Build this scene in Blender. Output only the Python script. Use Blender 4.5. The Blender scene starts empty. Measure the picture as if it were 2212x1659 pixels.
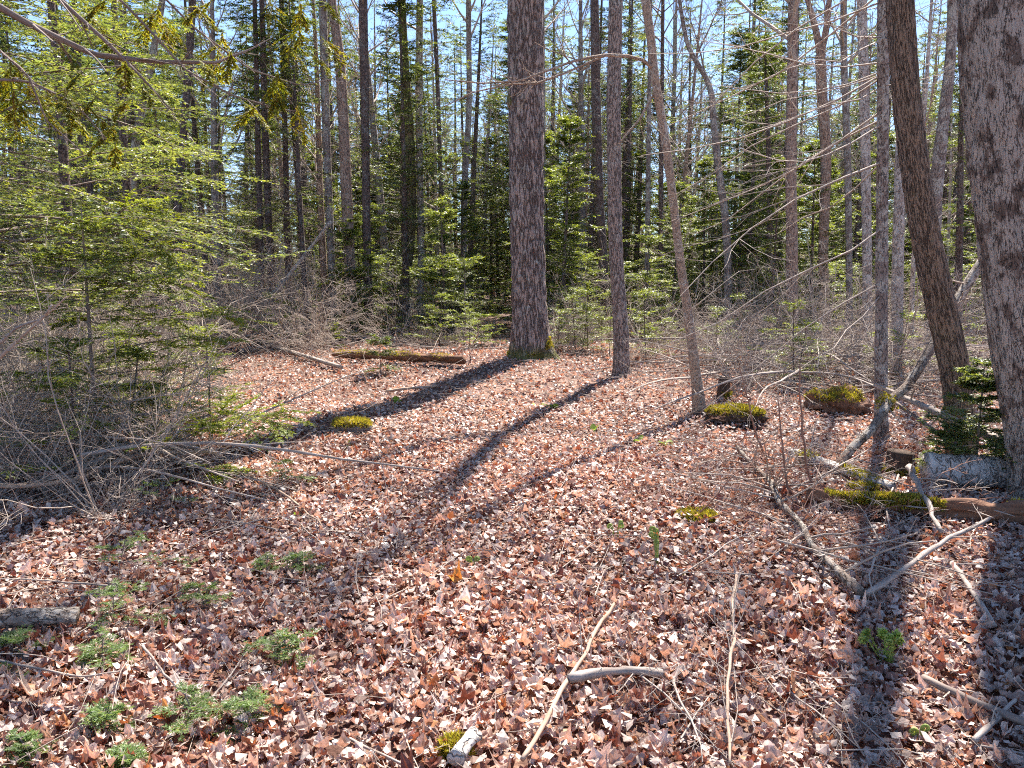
import bpy, math
import numpy as np
from mathutils import Vector, Matrix

# ------------------------------------------------------------------ camera, world, sun, exposure
scene = bpy.context.scene
C = scene.collection
F, CX, CY, HZ = 1670.0, 1106.0, 829.5, 583.0          # lens measured on the picture (2212 x 1659 units)
CAMH = 1.6
TH = math.atan((CY - HZ) / F)
cam_d = bpy.data.cameras.new('camera')
cam_d.sensor_width = 36.0
cam_d.lens = 36.0 * F / 2212.0
cam_d.clip_end = 2000
cam = bpy.data.objects.new('camera', cam_d)
C.objects.link(cam)
cam.location = (0, 0, CAMH)
cam.rotation_euler = (math.pi / 2 - TH, 0, 0)
scene.camera = cam

SUN_EL, SUN_AZ = math.radians(53), math.radians(22.5)
w = bpy.data.worlds.new('World')
scene.world = w
w.use_nodes = True
nt = w.node_tree
sky = nt.nodes.new('ShaderNodeTexSky')
sky.sky_type = 'NISHITA'
sky.sun_disc = False
sky.sun_elevation = SUN_EL
sky.sun_rotation = SUN_AZ
sky.air_density = 0.6
sky.dust_density = 0.0
sky.ozone_density = 1.0
nt.nodes['Background'].inputs['Strength'].default_value = 0.10
nt.links.new(sky.outputs[0], nt.nodes['Background'].inputs['Color'])
sun_d = bpy.data.lights.new('sun', 'SUN')
sun_d.energy = 5.0
sun_d.angle = math.radians(0.9)
sun_d.color = (1.0, 0.935, 0.855)
sun = bpy.data.objects.new('sun', sun_d)
C.objects.link(sun)
sv = Vector((math.sin(SUN_AZ) * math.cos(SUN_EL), math.cos(SUN_AZ) * math.cos(SUN_EL), math.sin(SUN_EL)))
sun.rotation_euler = sv.to_track_quat('Z', 'Y').to_euler()
sun.location = sv * 60
scene.view_settings.view_transform = 'Standard'
scene.view_settings.look = 'None'
scene.view_settings.exposure = 1.8
scene.view_settings.gamma = 1.0
scene.render.engine = 'CYCLES'
scene.cycles.use_denoising = False
scene.cycles.filter_width = 1.1
scene.cycles.max_bounces = 8
scene.cycles.diffuse_bounces = 6
scene.cycles.transmission_bounces = 6
scene.cycles.use_adaptive_sampling = True
scene.cycles.adaptive_threshold = 0.03
scene.cycles.glossy_bounces = 2
scene.cycles.caustics_reflective = False
scene.cycles.caustics_refractive = False

# ------------------------------------------------------------------ helpers
rng = np.random.default_rng(11)


def nrm(a):
    return a / np.maximum(np.linalg.norm(a, axis=-1, keepdims=True), 1e-9)


def vnoise(p):
    p = np.asarray(p, float)
    i = np.floor(p).astype(np.int64)
    f = p - i
    f = f * f * (3 - 2 * f)
    out = 0
    for dx in (0, 1):
        for dy in (0, 1):
            for dz in (0, 1):
                h = (i[..., 0] + dx) * 73856093 ^ (i[..., 1] + dy) * 19349663 ^ (i[..., 2] + dz) * 83492791
                h = (h ^ (h >> 13)) * 1274126177
                h = ((h ^ (h >> 16)) & 0xffff) / 65535.0
                wx = f[..., 0] if dx else 1 - f[..., 0]
                wy = f[..., 1] if dy else 1 - f[..., 1]
                wz = f[..., 2] if dz else 1 - f[..., 2]
                out = out + h * wx * wy * wz
    return out


def fbm(p, o=3):
    s, a, t = 0, 1.0, 0
    for k in range(o):
        s = s + a * vnoise(np.asarray(p) * (2 ** k) + 17.3 * k)
        t += a
        a *= 0.5
    return s / t


_ph = np.random.default_rng(3).uniform(0, 6.28, (8, 2))


def hgt(x, y):
    """height of the forest floor"""
    x = np.asarray(x, float); y = np.asarray(y, float)
    h = 0.045 * np.sin(x * 1.1 + 0.4 * y + 1.2) * np.sin(y * 0.9 - 0.3 * x + 0.5)
    h = h + 0.02 * np.sin(x * 2.9 + _ph[0, 0]) * np.sin(y * 2.3 + _ph[0, 1]) + 0.012 * np.sin(x * 5.3 + y * 3.1) * np.sin(y * 6.1 - x * 2.2)
    h = h + 0.22 * np.exp(-(((x - 0.5) / 3.4) ** 2 + ((y - 13.2) / 3.0) ** 2))
    h = h + 0.12 * np.exp(-(((x + 4.6) / 2.2) ** 2 + ((y - 7.5) / 2.5) ** 2))
    far = np.clip((np.hypot(x, y) - 18) / 20, 0, 1)
    h = h + far * 0.25 * np.sin(x * 0.17 + 1) * np.sin(y * 0.13 + 2)
    h = h + 5.0 * np.clip((np.hypot(x, y) - 48) / 70, 0, 1) ** 1.3 * (1 + 0.25 * np.sin(x * 0.05 + 0.7))
    return h


def ray(u, v):
    a, b = (u - CX) / F, (CY - v) / F
    return np.array([a, math.cos(TH) + b * math.sin(TH), -math.sin(TH) + b * math.cos(TH)])


def G(u, v):
    """point of the forest floor seen at (u, v)"""
    d = ray(u, v)
    lo, hi = 0.5, 200.0
    t = 0.5
    while t < 200:
        p = d * t
        if CAMH + p[2] < float(hgt(p[0], p[1])):
            hi = t
            lo = t - max(0.03, t * 0.01)
            break
        t += max(0.03, t * 0.01)
    for _ in range(25):
        m = (lo + hi) / 2
        p = d * m
        if CAMH + p[2] < float(hgt(p[0], p[1])):
            hi = m
        else:
            lo = m
    p = d * hi
    return np.array([p[0], p[1], CAMH + p[2]])


def A(u, v, Y):
    """point at world depth Y on the sight line (u, v)"""
    d = ray(u, v)
    t = Y / d[1]
    return np.array([d[0] * t, Y, CAMH + d[2] * t])


def mesh(name, V, faces, mat, smooth=True, co=None, col=None):
    """faces: list of int arrays (M,3) or (M,4)"""
    V = np.ascontiguousarray(V, dtype=np.float32)
    me = bpy.data.meshes.new(name)
    me.vertices.add(len(V))
    me.vertices.foreach_set('co', V.ravel())
    faces = [np.asarray(f, dtype=np.int32) for f in faces if len(f)]
    loops = np.concatenate([f.ravel() for f in faces])
    tot = np.concatenate([np.full(len(f), f.shape[1], np.int32) for f in faces])
    start = np.concatenate([[0], np.cumsum(tot)[:-1]]).astype(np.int32)
    me.loops.add(len(loops))
    me.loops.foreach_set('vertex_index', loops)
    me.polygons.add(len(tot))
    me.polygons.foreach_set('loop_start', start)
    me.polygons.foreach_set('loop_total', tot)
    me.polygons.foreach_set('use_smooth', np.full(len(tot), smooth, bool))
    if co is not None:
        a = me.attributes.new('bark', 'FLOAT_VECTOR', 'POINT')
        a.data.foreach_set('vector', np.ascontiguousarray(co, np.float32).ravel())
    if col is not None:
        col = np.asarray(col, np.float32)
        if col.shape[1] == 3:
            col = np.concatenate([col, np.ones((len(col), 1), np.float32)], 1)
        a = me.attributes.new('tint', 'FLOAT_COLOR', 'POINT')
        a.data.foreach_set('color', np.ascontiguousarray(col, np.float32).ravel())
    me.update()
    me.validate()
    me.materials.append(mat)
    return me


class MB:
    def __init__(self):
        self.V, self.T, self.Q, self.co, self.col, self.n = [], [], [], [], [], 0

    def add(self, V, T=None, Q=None, co=None, col=None):
        if len(V) == 0:
            return self
        if T is not None and len(T): self.T.append(np.asarray(T) + self.n)
        if Q is not None and len(Q): self.Q.append(np.asarray(Q) + self.n)
        self.V.append(V)
        self.co.append(np.zeros((len(V), 3)) if co is None else co)
        self.col.append(np.ones((len(V), 3)) if col is None else np.broadcast_to(col, (len(V), 3)))
        self.n += len(V)
        return self

    def mesh(self, name, mat, smooth=True, off=None):
        V = np.concatenate(self.V)
        if off is not None: V = V - np.asarray(off)
        f = []
        if self.T: f.append(np.concatenate(self.T))
        if self.Q: f.append(np.concatenate(self.Q))
        return mesh(name, V, f, mat, smooth, np.concatenate(self.co), np.concatenate(self.col))

    def obj(self, name, mat, parent=None, smooth=True, off=None):
        return link(name, self.mesh(name, mat, smooth, off), parent)


def link(name, me, parent=None, loc=None):
    o = bpy.data.objects.new(name, me)
    C.objects.link(o)
    if parent is not None: o.parent = parent
    if loc is not None: o.location = loc
    return o


def tag(o, label, cat=None, group=None, kind=None):
    if label: o['label'] = label
    if cat: o['category'] = cat
    if group: o['group'] = group
    if kind: o['kind'] = kind
    return o


def thing(name, label, cat, loc=(0, 0, 0), group=None, rz=0.0):
    o = bpy.data.objects.new(name, None)
    o.empty_display_size = 0.1
    C.objects.link(o)
    o.location = tuple(float(c) for c in loc)
    o.rotation_euler = (0, 0, rz)
    return tag(o, label, cat, group)


def copy_tree(root, loc, rz=0.0, sc=1.0, label=None, group=None, tilt=(0, 0)):
    kids = list(root.children)
    r = root.copy(); C.objects.link(r)
    r.location = tuple(float(c) for c in loc)
    r.rotation_euler = (tilt[0], tilt[1], rz)
    r.scale = (sc, sc, sc) if np.isscalar(sc) else sc
    if label: r['label'] = label
    if group: r['group'] = group
    for k in kids:
        c = k.copy(); C.objects.link(c); c.parent = r
        for g in list(k.children):
            d = g.copy(); C.objects.link(d); d.parent = c
    return r


# ---- growing things
def grow(p0, d, L, r0, K=5, bend=(0, 0, 0), wob=0.1, tip=0.25):
    p0 = np.asarray(p0, float); d = nrm(np.asarray(d, float)); N = len(p0)
    L = np.broadcast_to(L, (N,)); r0 = np.broadcast_to(r0, (N,))
    P = np.zeros((N, K, 3)); P[:, 0] = p0
    bend = np.asarray(bend, float)
    for k in range(1, K):
        d = nrm(d + bend / (K - 1) + rng.normal(0, wob, (N, 3)))
        P[:, k] = P[:, k - 1] + d * (L / (K - 1))[:, None]
    R = r0[:, None] * np.linspace(1, tip, K)[None, :]
    return P, R


def along(P, t):
    """P (N,K,3), t (N,) in 0..1 -> point, tangent"""
    N, K = P.shape[:2]
    x = np.clip(t, 0, 0.9999) * (K - 1)
    i = x.astype(int); f = (x - i)[:, None]
    a = P[np.arange(N), i]; b = P[np.arange(N), i + 1]
    return a * (1 - f) + b * f, nrm(b - a)


def kids(P, R, m, t0, t1, ang, lf, plane=False, jit=0.25, even=False, lend=0.6):
    """m children on each parent line; returns p0, d, L, r0"""
    N, K = P.shape[:2]
    idx = np.repeat(np.arange(N), m)
    if even:
        t = np.tile(np.linspace(t0, t1, m), N) + rng.normal(0, 0.4 * (t1 - t0) / max(m, 1), N * m)
    else:
        t = rng.uniform(t0, t1, N * m)
    t = np.clip(t, 0.01, 0.99)
    p, tg = along(P[idx], t)
    up = np.array([0, 0, 1.0])
    side = nrm(np.cross(tg, up) + 1e-6)
    if plane:
        s = np.where(np.tile(np.arange(m), N) % 2 == 0, 1.0, -1.0)[:, None]
        perp = nrm(side * s + rng.normal(0, jit, (N * m, 3)))
    else:
        perp = rng.normal(0, 1, (N * m, 3))
        perp = nrm(perp - tg * np.sum(perp * tg, 1, keepdims=True))
    a = np.radians(ang) + rng.normal(0, 0.18, N * m)
    d = tg * np.cos(a)[:, None] + perp * np.sin(a)[:, None]
    PL = np.linalg.norm(np.diff(P, axis=1), axis=2).sum(1)[idx]
    L = PL * lf * (1 - lend * t) * rng.uniform(0.6, 1.25, N * m)
    r = R[idx, 0] * (1 - t) + R[idx, -1] * t
    return p, d, L, r * 0.6


def tubes(P, R, sides=3, cap=False):
    N, K = P.shape[:2]
    T = nrm(np.gradient(P, axis=1))
    m = nrm(P[:, -1] - P[:, 0])
    ref = np.where(np.abs(m[:, 2:3]) > 0.8, np.array([[1.0, 0.2, 0]]), np.array([[0, 0, 1.0]]))[:, None, :]
    n1 = nrm(np.cross(T, np.broadcast_to(ref, T.shape)))
    n2 = np.cross(T, n1)
    a = np.arange(sides) * 2 * np.pi / sides
    ca, sa = np.cos(a)[None, None, :, None], np.sin(a)[None, None, :, None]
    V = P[:, :, None] + R[:, :, None, None] * (ca * n1[:, :, None] + sa * n2[:, :, None])
    seg = np.linalg.norm(np.diff(P, axis=1), axis=2)
    s = np.concatenate([np.zeros((N, 1)), np.cumsum(seg, 1)], 1)
    co = np.zeros((N, K, sides, 3))
    co[..., 0] = R[:, :, None] * np.cos(a); co[..., 1] = R[:, :, None] * np.sin(a); co[..., 2] = s[:, :, None]
    base = (np.arange(N) * K * sides)[:, None, None] + (np.arange(K - 1) * sides)[None, :, None]
    j = np.arange(sides)[None, None, :]; j2 = (j + 1) % sides
    Q = np.stack([base + j, base + j2, base + sides + j2, base + sides + j], -1).reshape(-1, 4)
    V = V.reshape(-1, 3); co = co.reshape(-1, 3)
    Tt = None
    if cap:
        c0 = len(V)
        V = np.concatenate([V, P[:, 0], P[:, -1]]); co = np.concatenate([co, P[:, 0] * 0, P[:, -1] * 0])
        b = (np.arange(N) * K * sides)[:, None]; jj = np.arange(sides)[None]; jj2 = (jj + 1) % sides
        f0 = np.stack([np.broadcast_to((c0 + np.arange(N))[:, None], (N, sides)), b + jj2, b + jj], -1).reshape(-1, 3)
        e = b + (K - 1) * sides
        f1 = np.stack([np.broadcast_to((c0 + N + np.arange(N))[:, None], (N, sides)), e + jj, e + jj2], -1).reshape(-1, 3)
        Tt = np.concatenate([f0, f1])
    return V, Q, co, Tt


def add_tubes(mb, P, R, sides=3, col=None, cap=False):
    V, Q, co, T = tubes(P, R, sides, cap)
    mb.add(V, T=T, Q=Q, co=co, col=col)
    return mb


def needles(mb, P, ds, nl, nw, cols, tilt=0.25, ang=55, t0=0.0):
    """comb of needles on both sides of every line"""
    N = len(P)
    if N == 0: return
    PL = np.linalg.norm(np.diff(P, axis=1), axis=2).sum(1)
    n = np.maximum(2, (PL * (1 - t0) / ds).astype(int)) * 2
    idx = np.repeat(np.arange(N), n)
    M = len(idx)
    t = t0 + (1 - t0) * rng.uniform(0, 1, M)
    p, tg = along(P[idx], t)
    side = nrm(np.cross(tg, np.array([0, 0, 1.0])) + 1e-5)
    upv = np.cross(side, tg)
    s = np.where(rng.uniform(0, 1, M) < 0.5, 1.0, -1.0)
    a = np.radians(ang) * rng.uniform(0.75, 1.2, M)
    el = rng.normal(0.12, tilt, M)
    d = tg * np.cos(a)[:, None] + (side * (s * np.cos(el))[:, None] + upv * np.sin(el)[:, None]) * np.sin(a)[:, None]
    ln = nl * rng.uniform(0.7, 1.2, M) * (1.15 - 0.5 * t)
    wv = nrm(np.cross(d, upv + rng.normal(0, 0.4, (M, 3)))) * (nw / 2)
    V = np.stack([p - wv, p + wv, p + d * ln[:, None] + wv * 0.25, p + d * ln[:, None] - wv * 0.25], 1).reshape(-1, 3)
    Q = np.arange(4 * M).reshape(-1, 4)
    cols = np.asarray(cols)
    tc = cols[rng.integers(0, len(cols), N)] * rng.uniform(0.75, 1.3, (N, 1))
    c = tc[idx] * rng.uniform(0.8, 1.2, (M, 1))
    mb.add(V, Q=Q, col=np.repeat(c, 4, 0))


# ------------------------------------------------------------------ materials
def newmat(name):
    m = bpy.data.materials.new(name)
    m.use_nodes = True
    n = m.node_tree
    n.nodes.clear()
    out = n.nodes.new('ShaderNodeOutputMaterial')
    return m, n, out


def N_(n, t, **kw):
    x = n.nodes.new(t)
    for k, v in kw.items():
        if k in x.inputs: x.inputs[k].default_value = v
        else: setattr(x, k, v)
    return x


def ramp(n, fac, stops):
    r = n.nodes.new('ShaderNodeValToRGB')
    e = r.color_ramp.elements
    while len(e) < len(stops): e.new(0.5)
    for i, (p, c) in enumerate(stops):
        e[i].position = p
        e[i].color = (*c, 1)
    n.links.new(fac, r.inputs[0])
    return r.outputs[0]


def bark_mat(name, plate, dark, fissure, scale=40, stretch=0.22, bump=0.02, lichen=None, lich_amt=0.5, moss=0.0, moss_h=0.5, ring=0.0, crackw=0.06, blot=0.0):
    m, n, out = newmat(name)
    L = n.links
    at = N_(n, 'ShaderNodeAttribute'); at.attribute_name = 'bark'
    mp = N_(n, 'ShaderNodeMapping'); mp.inputs['Scale'].default_value = (scale, scale, scale * stretch)
    L.new(at.outputs['Vector'], mp.inputs[0])
    nz0 = N_(n, 'ShaderNodeTexNoise', Scale=0.7, Detail=3.0)
    L.new(mp.outputs[0], nz0.inputs['Vector'])
    vo = N_(n, 'ShaderNodeTexNoise', Scale=0.55, Detail=3.0, Roughness=0.55, Distortion=0.5)
    L.new(mp.outputs[0], vo.inputs['Vector'])
    sb = N_(n, 'ShaderNodeMath', operation='SUBTRACT'); L.new(vo.outputs['Fac'], sb.inputs[0]); sb.inputs[1].default_value = 0.5
    ab = N_(n, 'ShaderNodeMath', operation='ABSOLUTE'); L.new(sb.outputs[0], ab.inputs[0])
    nz = N_(n, 'ShaderNodeTexNoise', Scale=1.6, Detail=6.0, Roughness=0.65)
    L.new(mp.outputs[0], nz.inputs['Vector'])
    base = ramp(n, nz.outputs['Fac'], [(0.3, dark), (0.52, plate), (0.75, tuple(min(1, c * 1.35) for c in plate))])
    edge = N_(n, 'ShaderNodeMapRange'); edge.inputs[1].default_value = 0.0; edge.inputs[2].default_value = crackw
    L.new(ab.outputs[0], edge.inputs[0])
    mixc = N_(n, 'ShaderNodeMix', data_type='RGBA')
    L.new(edge.outputs[0], mixc.inputs[0]); mixc.inputs[6].default_value = (*fissure, 1); L.new(base, mixc.inputs[7])
    col = mixc.outputs[2]
    if blot > 0:
        mb_ = N_(n, 'ShaderNodeMapping'); mb_.inputs['Scale'].default_value = (8, 8, 4.5); L.new(at.outputs['Vector'], mb_.inputs[0])
        nb = N_(n, 'ShaderNodeTexNoise', Scale=1.0, Detail=7.0, Roughness=0.68); L.new(mb_.outputs[0], nb.inputs['Vector'])
        f = N_(n, 'ShaderNodeMapRange'); f.inputs[1].default_value = 0.50; f.inputs[2].default_value = 0.57; L.new(nb.outputs['Fac'], f.inputs[0])
        s2 = N_(n, 'ShaderNodeMath', operation='MULTIPLY'); L.new(f.outputs[0], s2.inputs[0]); s2.inputs[1].default_value = blot
        m2 = N_(n, 'ShaderNodeMix', data_type='RGBA'); L.new(s2.outputs[0], m2.inputs[0]); L.new(col, m2.inputs[7]); m2.inputs[6].default_value = (*lichen, 1)
        m3 = N_(n, 'ShaderNodeMix', data_type='RGBA'); L.new(edge.outputs[0], m3.inputs[0]); m3.inputs[6].default_value = (*fissure, 1); L.new(m2.outputs[2], m3.inputs[7])
        col = m3.outputs[2]
    elif lichen is not None:
        nl = N_(n, 'ShaderNodeTexNoise', Scale=7.0, Detail=5.0, Roughness=0.7)
        L.new(at.outputs['Vector'], nl.inputs['Vector'])
        f = N_(n, 'ShaderNodeMapRange'); f.inputs[1].default_value = 0.60 - 0.2 * lich_amt; f.inputs[2].default_value = 0.66 - 0.2 * lich_amt
        L.new(nl.outputs['Fac'], f.inputs[0])
        sc = N_(n, 'ShaderNodeMath', operation='MULTIPLY'); L.new(f.outputs[0], sc.inputs[0]); L.new(edge.outputs[0], sc.inputs[1])
        s2 = N_(n, 'ShaderNodeMath', operation='MULTIPLY'); L.new(sc.outputs[0], s2.inputs[0]); s2.inputs[1].default_value = 0.8
        m2 = N_(n, 'ShaderNodeMix', data_type='RGBA')
        L.new(s2.outputs[0], m2.inputs[0]); L.new(col, m2.inputs[6]); m2.inputs[7].default_value = (*lichen, 1)
        col = m2.outputs[2]
    if ring > 0:
        mr = N_(n, 'ShaderNodeMapping'); mr.inputs['Scale'].default_value = (3, 3, 60)
        L.new(at.outputs['Vector'], mr.inputs[0])
        nr = N_(n, 'ShaderNodeTexNoise', Scale=1.0, Detail=4.0); L.new(mr.outputs[0], nr.inputs['Vector'])
        f = N_(n, 'ShaderNodeMapRange'); f.inputs[1].default_value = 0.56; f.inputs[2].default_value = 0.66
        L.new(nr.outputs['Fac'], f.inputs[0])
        s2 = N_(n, 'ShaderNodeMath', operation='MULTIPLY'); L.new(f.outputs[0], s2.inputs[0]); s2.inputs[1].default_value = ring
        m2 = N_(n, 'ShaderNodeMix', data_type='RGBA')
        L.new(s2.outputs[0], m2.inputs[0]); L.new(col, m2.inputs[6]); m2.inputs[7].default_value = (*fissure, 1)
        col = m2.outputs[2]
    if moss > 0:
        sp = N_(n, 'ShaderNodeSeparateXYZ'); L.new(at.outputs['Vector'], sp.inputs[0])
        nm = N_(n, 'ShaderNodeTexNoise', Scale=5.0, Detail=5.0); L.new(at.outputs['Vector'], nm.inputs['Vector'])
        f = N_(n, 'ShaderNodeMapRange'); f.inputs[1].default_value = moss_h; f.inputs[2].default_value = 0.0; L.new(sp.outputs[2], f.inputs[0])
        ad = N_(n, 'ShaderNodeMath', operation='ADD'); L.new(f.outputs[0], ad.inputs[0]); L.new(nm.outputs['Fac'], ad.inputs[1])
        f2 = N_(n, 'ShaderNodeMapRange'); f2.inputs[1].default_value = 0.8; f2.inputs[2].default_value = 1.15; L.new(ad.outputs[0], f2.inputs[0])
        s2 = N_(n, 'ShaderNodeMath', operation='MULTIPLY'); L.new(f2.outputs[0], s2.inputs[0]); s2.inputs[1].default_value = moss
        m2 = N_(n, 'ShaderNodeMix', data_type='RGBA')
        L.new(s2.outputs[0], m2.inputs[0]); L.new(col, m2.inputs[6]); m2.inputs[7].default_value = (0.17, 0.16, 0.035, 1)
        col = m2.outputs[2]
    b = N_(n, 'ShaderNodeBsdfPrincipled', Roughness=0.85)
    b.inputs['Specular IOR Level'].default_value = 0.25
    L.new(col, b.inputs['Base Color'])
    hsum = N_(n, 'ShaderNodeMath', operation='ADD'); L.new(edge.outputs[0], hsum.inputs[0]); L.new(nz.outputs['Fac'], hsum.inputs[1])
    bp = N_(n, 'ShaderNodeBump', Distance=bump, Strength=0.9); L.new(hsum.outputs[0], bp.inputs['Height'])
    L.new(bp.outputs[0], b.inputs['Normal'])
    L.new(b.outputs[0], out.inputs[0])
    return m


def tint_mat(name, mult=(1, 1, 1), trans=0.35, tcol=(1.3, 1.25, 0.5), rough=0.5, spec=0.4, var=0.25, vscale=60):
    """colour from the 'tint' attribute; thin leafy tissue that lets light through"""
    m, n, out = newmat(name)
    L = n.links
    at = N_(n, 'ShaderNodeAttribute'); at.attribute_name = 'tint'
    geo = N_(n, 'ShaderNodeNewGeometry')
    nz = N_(n, 'ShaderNodeTexNoise', Scale=vscale, Detail=3.0)
    L.new(geo.outputs['Position'], nz.inputs['Vector'])
    mr = N_(n, 'ShaderNodeMapRange'); mr.inputs[1].default_value = 0.3; mr.inputs[2].default_value = 0.7
    mr.inputs[3].default_value = 1 - var; mr.inputs[4].default_value = 1 + var
    L.new(nz.outputs['Fac'], mr.inputs[0])
    v1 = N_(n, 'ShaderNodeVectorMath', operation='SCALE'); L.new(at.outputs['Color'], v1.inputs[0]); L.new(mr.outputs[0], v1.inputs['Scale'])
    v2 = N_(n, 'ShaderNodeVectorMath', operation='MULTIPLY'); L.new(v1.outputs[0], v2.inputs[0]); v2.inputs[1].default_value = mult
    b = N_(n, 'ShaderNodeBsdfPrincipled', Roughness=rough)
    b.inputs['Specular IOR Level'].default_value = spec
    L.new(v2.outputs[0], b.inputs['Base Color'])
    if trans > 0:
        v3 = N_(n, 'ShaderNodeVectorMath', operation='MULTIPLY'); L.new(v2.outputs[0], v3.inputs[0]); v3.inputs[1].default_value = tcol
        t = N_(n, 'ShaderNodeBsdfTranslucent'); L.new(v3.outputs[0], t.inputs['Color'])
        mx = N_(n, 'ShaderNodeMixShader', Fac=trans); L.new(b.outputs[0], mx.inputs[1]); L.new(t.outputs[0], mx.inputs[2])
        L.new(mx.outputs[0], out.inputs[0])
    else:
        L.new(b.outputs[0], out.inputs[0])
    return m


def wood_mat(name, c1, c2, scale=12, rough=0.8, bump=0.004):
    m, n, out = newmat(name)
    L = n.links
    at = N_(n, 'ShaderNodeAttribute'); at.attribute_name = 'bark'
    mp = N_(n, 'ShaderNodeMapping'); mp.inputs['Scale'].default_value = (scale * 3, scale * 3, scale * 0.5)
    L.new(at.outputs['Vector'], mp.inputs[0])
    nz = N_(n, 'ShaderNodeTexNoise', Scale=1.0, Detail=5.0, Roughness=0.65); L.new(mp.outputs[0], nz.inputs['Vector'])
    col = ramp(n, nz.outputs['Fac'], [(0.32, c1), (0.65, c2)])
    b = N_(n, 'ShaderNodeBsdfPrincipled', Roughness=rough)
    b.inputs['Specular IOR Level'].default_value = 0.35
    L.new(col, b.inputs['Base Color'])
    bp = N_(n, 'ShaderNodeBump', Distance=bump, Strength=0.7); L.new(nz.outputs['Fac'], bp.inputs['Height']); L.new(bp.outputs[0], b.inputs['Normal'])
    L.new(b.outputs[0], out.inputs[0])
    return m


M = {}
M['maple'] = bark_mat('maple_bark', (0.40, 0.31, 0.27), (0.25, 0.18, 0.155), (0.085, 0.055, 0.046), 36, 0.2, 0.035, (0.42, 0.40, 0.35), 0.2, moss=0.9, moss_h=0.55, crackw=0.085)
M['scaly'] = bark_mat('scaly_bark', (0.37, 0.285, 0.24), (0.21, 0.15, 0.125), (0.08, 0.055, 0.045), 60, 0.25, 0.015, (0.42, 0.39, 0.34), 0.25, moss=0.6, moss_h=0.2)
M['lichen'] = bark_mat('lichened_bark', (0.165, 0.115, 0.09), (0.085, 0.058, 0.046), (0.06, 0.042, 0.035), 85, 0.17, 0.022, (0.45, 0.38, 0.32), 0.85, crackw=0.028, blot=0.95)
M['fissured'] = bark_mat('fissured_bark', (0.30, 0.215, 0.16), (0.17, 0.118, 0.085), (0.045, 0.032, 0.025), 120, 0.11, 0.02, (0.25, 0.2, 0.13), 0.1, moss=0.25, moss_h=1.2)
M['sapling'] = bark_mat('sapling_bark', (0.40, 0.29, 0.21), (0.27, 0.185, 0.135), (0.14, 0.09, 0.065), 50, 0.8, 0.004, (0.5, 0.45, 0.38), 0.3, ring=0.5, crackw=0.03)
M['greybark'] = bark_mat('grey_bark', (0.25, 0.20, 0.175), (0.14, 0.105, 0.09), (0.06, 0.045, 0.04), 40, 0.4, 0.008, (0.42, 0.40, 0.36), 0.55, crackw=0.03)
M['palebark'] = bark_mat('pale_mottled_bark', (0.37, 0.30, 0.255), (0.2, 0.15, 0.125), (0.085, 0.06, 0.05), 30, 0.5, 0.008, (0.52, 0.48, 0.43), 0.75, crackw=0.03)
M['orange'] = bark_mat('orange_brown_bark', (0.35, 0.245, 0.19), (0.2, 0.13, 0.1), (0.085, 0.05, 0.04), 36, 0.3, 0.012, (0.43, 0.36, 0.3), 0.3, crackw=0.03)
M['spruce'] = bark_mat('spruce_bark', (0.19, 0.135, 0.115), (0.11, 0.075, 0.065), (0.03, 0.021, 0.02), 55, 0.5, 0.012, (0.26, 0.25, 0.23), 0.3)
M['mossy'] = bark_mat('mossy_bark', (0.2, 0.15, 0.11), (0.11, 0.09, 0.05), (0.04, 0.03, 0.02), 36, 0.25, 0.012, (0.2, 0.21, 0.09), 0.8)
M['birch'] = bark_mat('birch_log_bark', (0.5, 0.455, 0.42), (0.33, 0.29, 0.26), (0.16, 0.125, 0.105), 16, 1.6, 0.01, (0.55, 0.52, 0.48), 0.5, ring=0.8, crackw=0.03)
M['leanlog'] = bark_mat('leaning_log_bark', (0.24, 0.18, 0.14), (0.12, 0.085, 0.065), (0.06, 0.042, 0.034), 40, 0.5, 0.01, (0.44, 0.39, 0.33), 0.6, crackw=0.03)
M['rotten'] = wood_mat('rotten_wood', (0.085, 0.04, 0.024), (0.26, 0.13, 0.075), 10, 0.9, 0.012)
M['stump'] = wood_mat('stump_wood', (0.035, 0.022, 0.016), (0.12, 0.075, 0.05), 12, 0.9, 0.015)
M['deadwood'] = wood_mat('dead_wood', (0.19, 0.145, 0.12), (0.44, 0.37, 0.32), 12)
M['deadtan'] = wood_mat('tan_dead_wood', (0.27, 0.17, 0.115), (0.48, 0.35, 0.26), 12)
M['twig'] = wood_mat('grey_twig', (0.26, 0.20, 0.16), (0.5, 0.41, 0.34), 14)
M['twigred'] = wood_mat('reddish_twig', (0.19, 0.09, 0.06), (0.33, 0.18, 0.125), 14)
M['twigdark'] = wood_mat('dark_twig', (0.14, 0.10, 0.082), (0.28, 0.215, 0.18), 14)
M['rock'] = wood_mat('rock', (0.12, 0.09, 0.075), (0.3, 0.25, 0.22), 8, 0.9, 0.02)
M['needle'] = tint_mat('conifer_needles', (1, 1, 1), 0.52, (1.45, 1.4, 0.55), 0.42, 0.5, 0.2, 20)
M['cedar'] = tint_mat('cedar_sprays', (1, 1, 1), 0.5, (1.4, 1.3, 0.35), 0.5, 0.4, 0.2, 30)
M['moss'] = tint_mat('moss', (1, 1, 1), 0.3, (1.2, 1.2, 0.5), 0.8, 0.1, 0.3, 40)
M['fern'] = tint_mat('fern_green', (1, 1, 1), 0.35, (1.2, 1.3, 0.5), 0.6, 0.3, 0.2, 60)
M['leaf'] = tint_mat('dry_leaf', (1, 1, 1), 0.3, (1.12, 0.64, 0.43), 0.42, 0.5, 0.35, 60)


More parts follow.
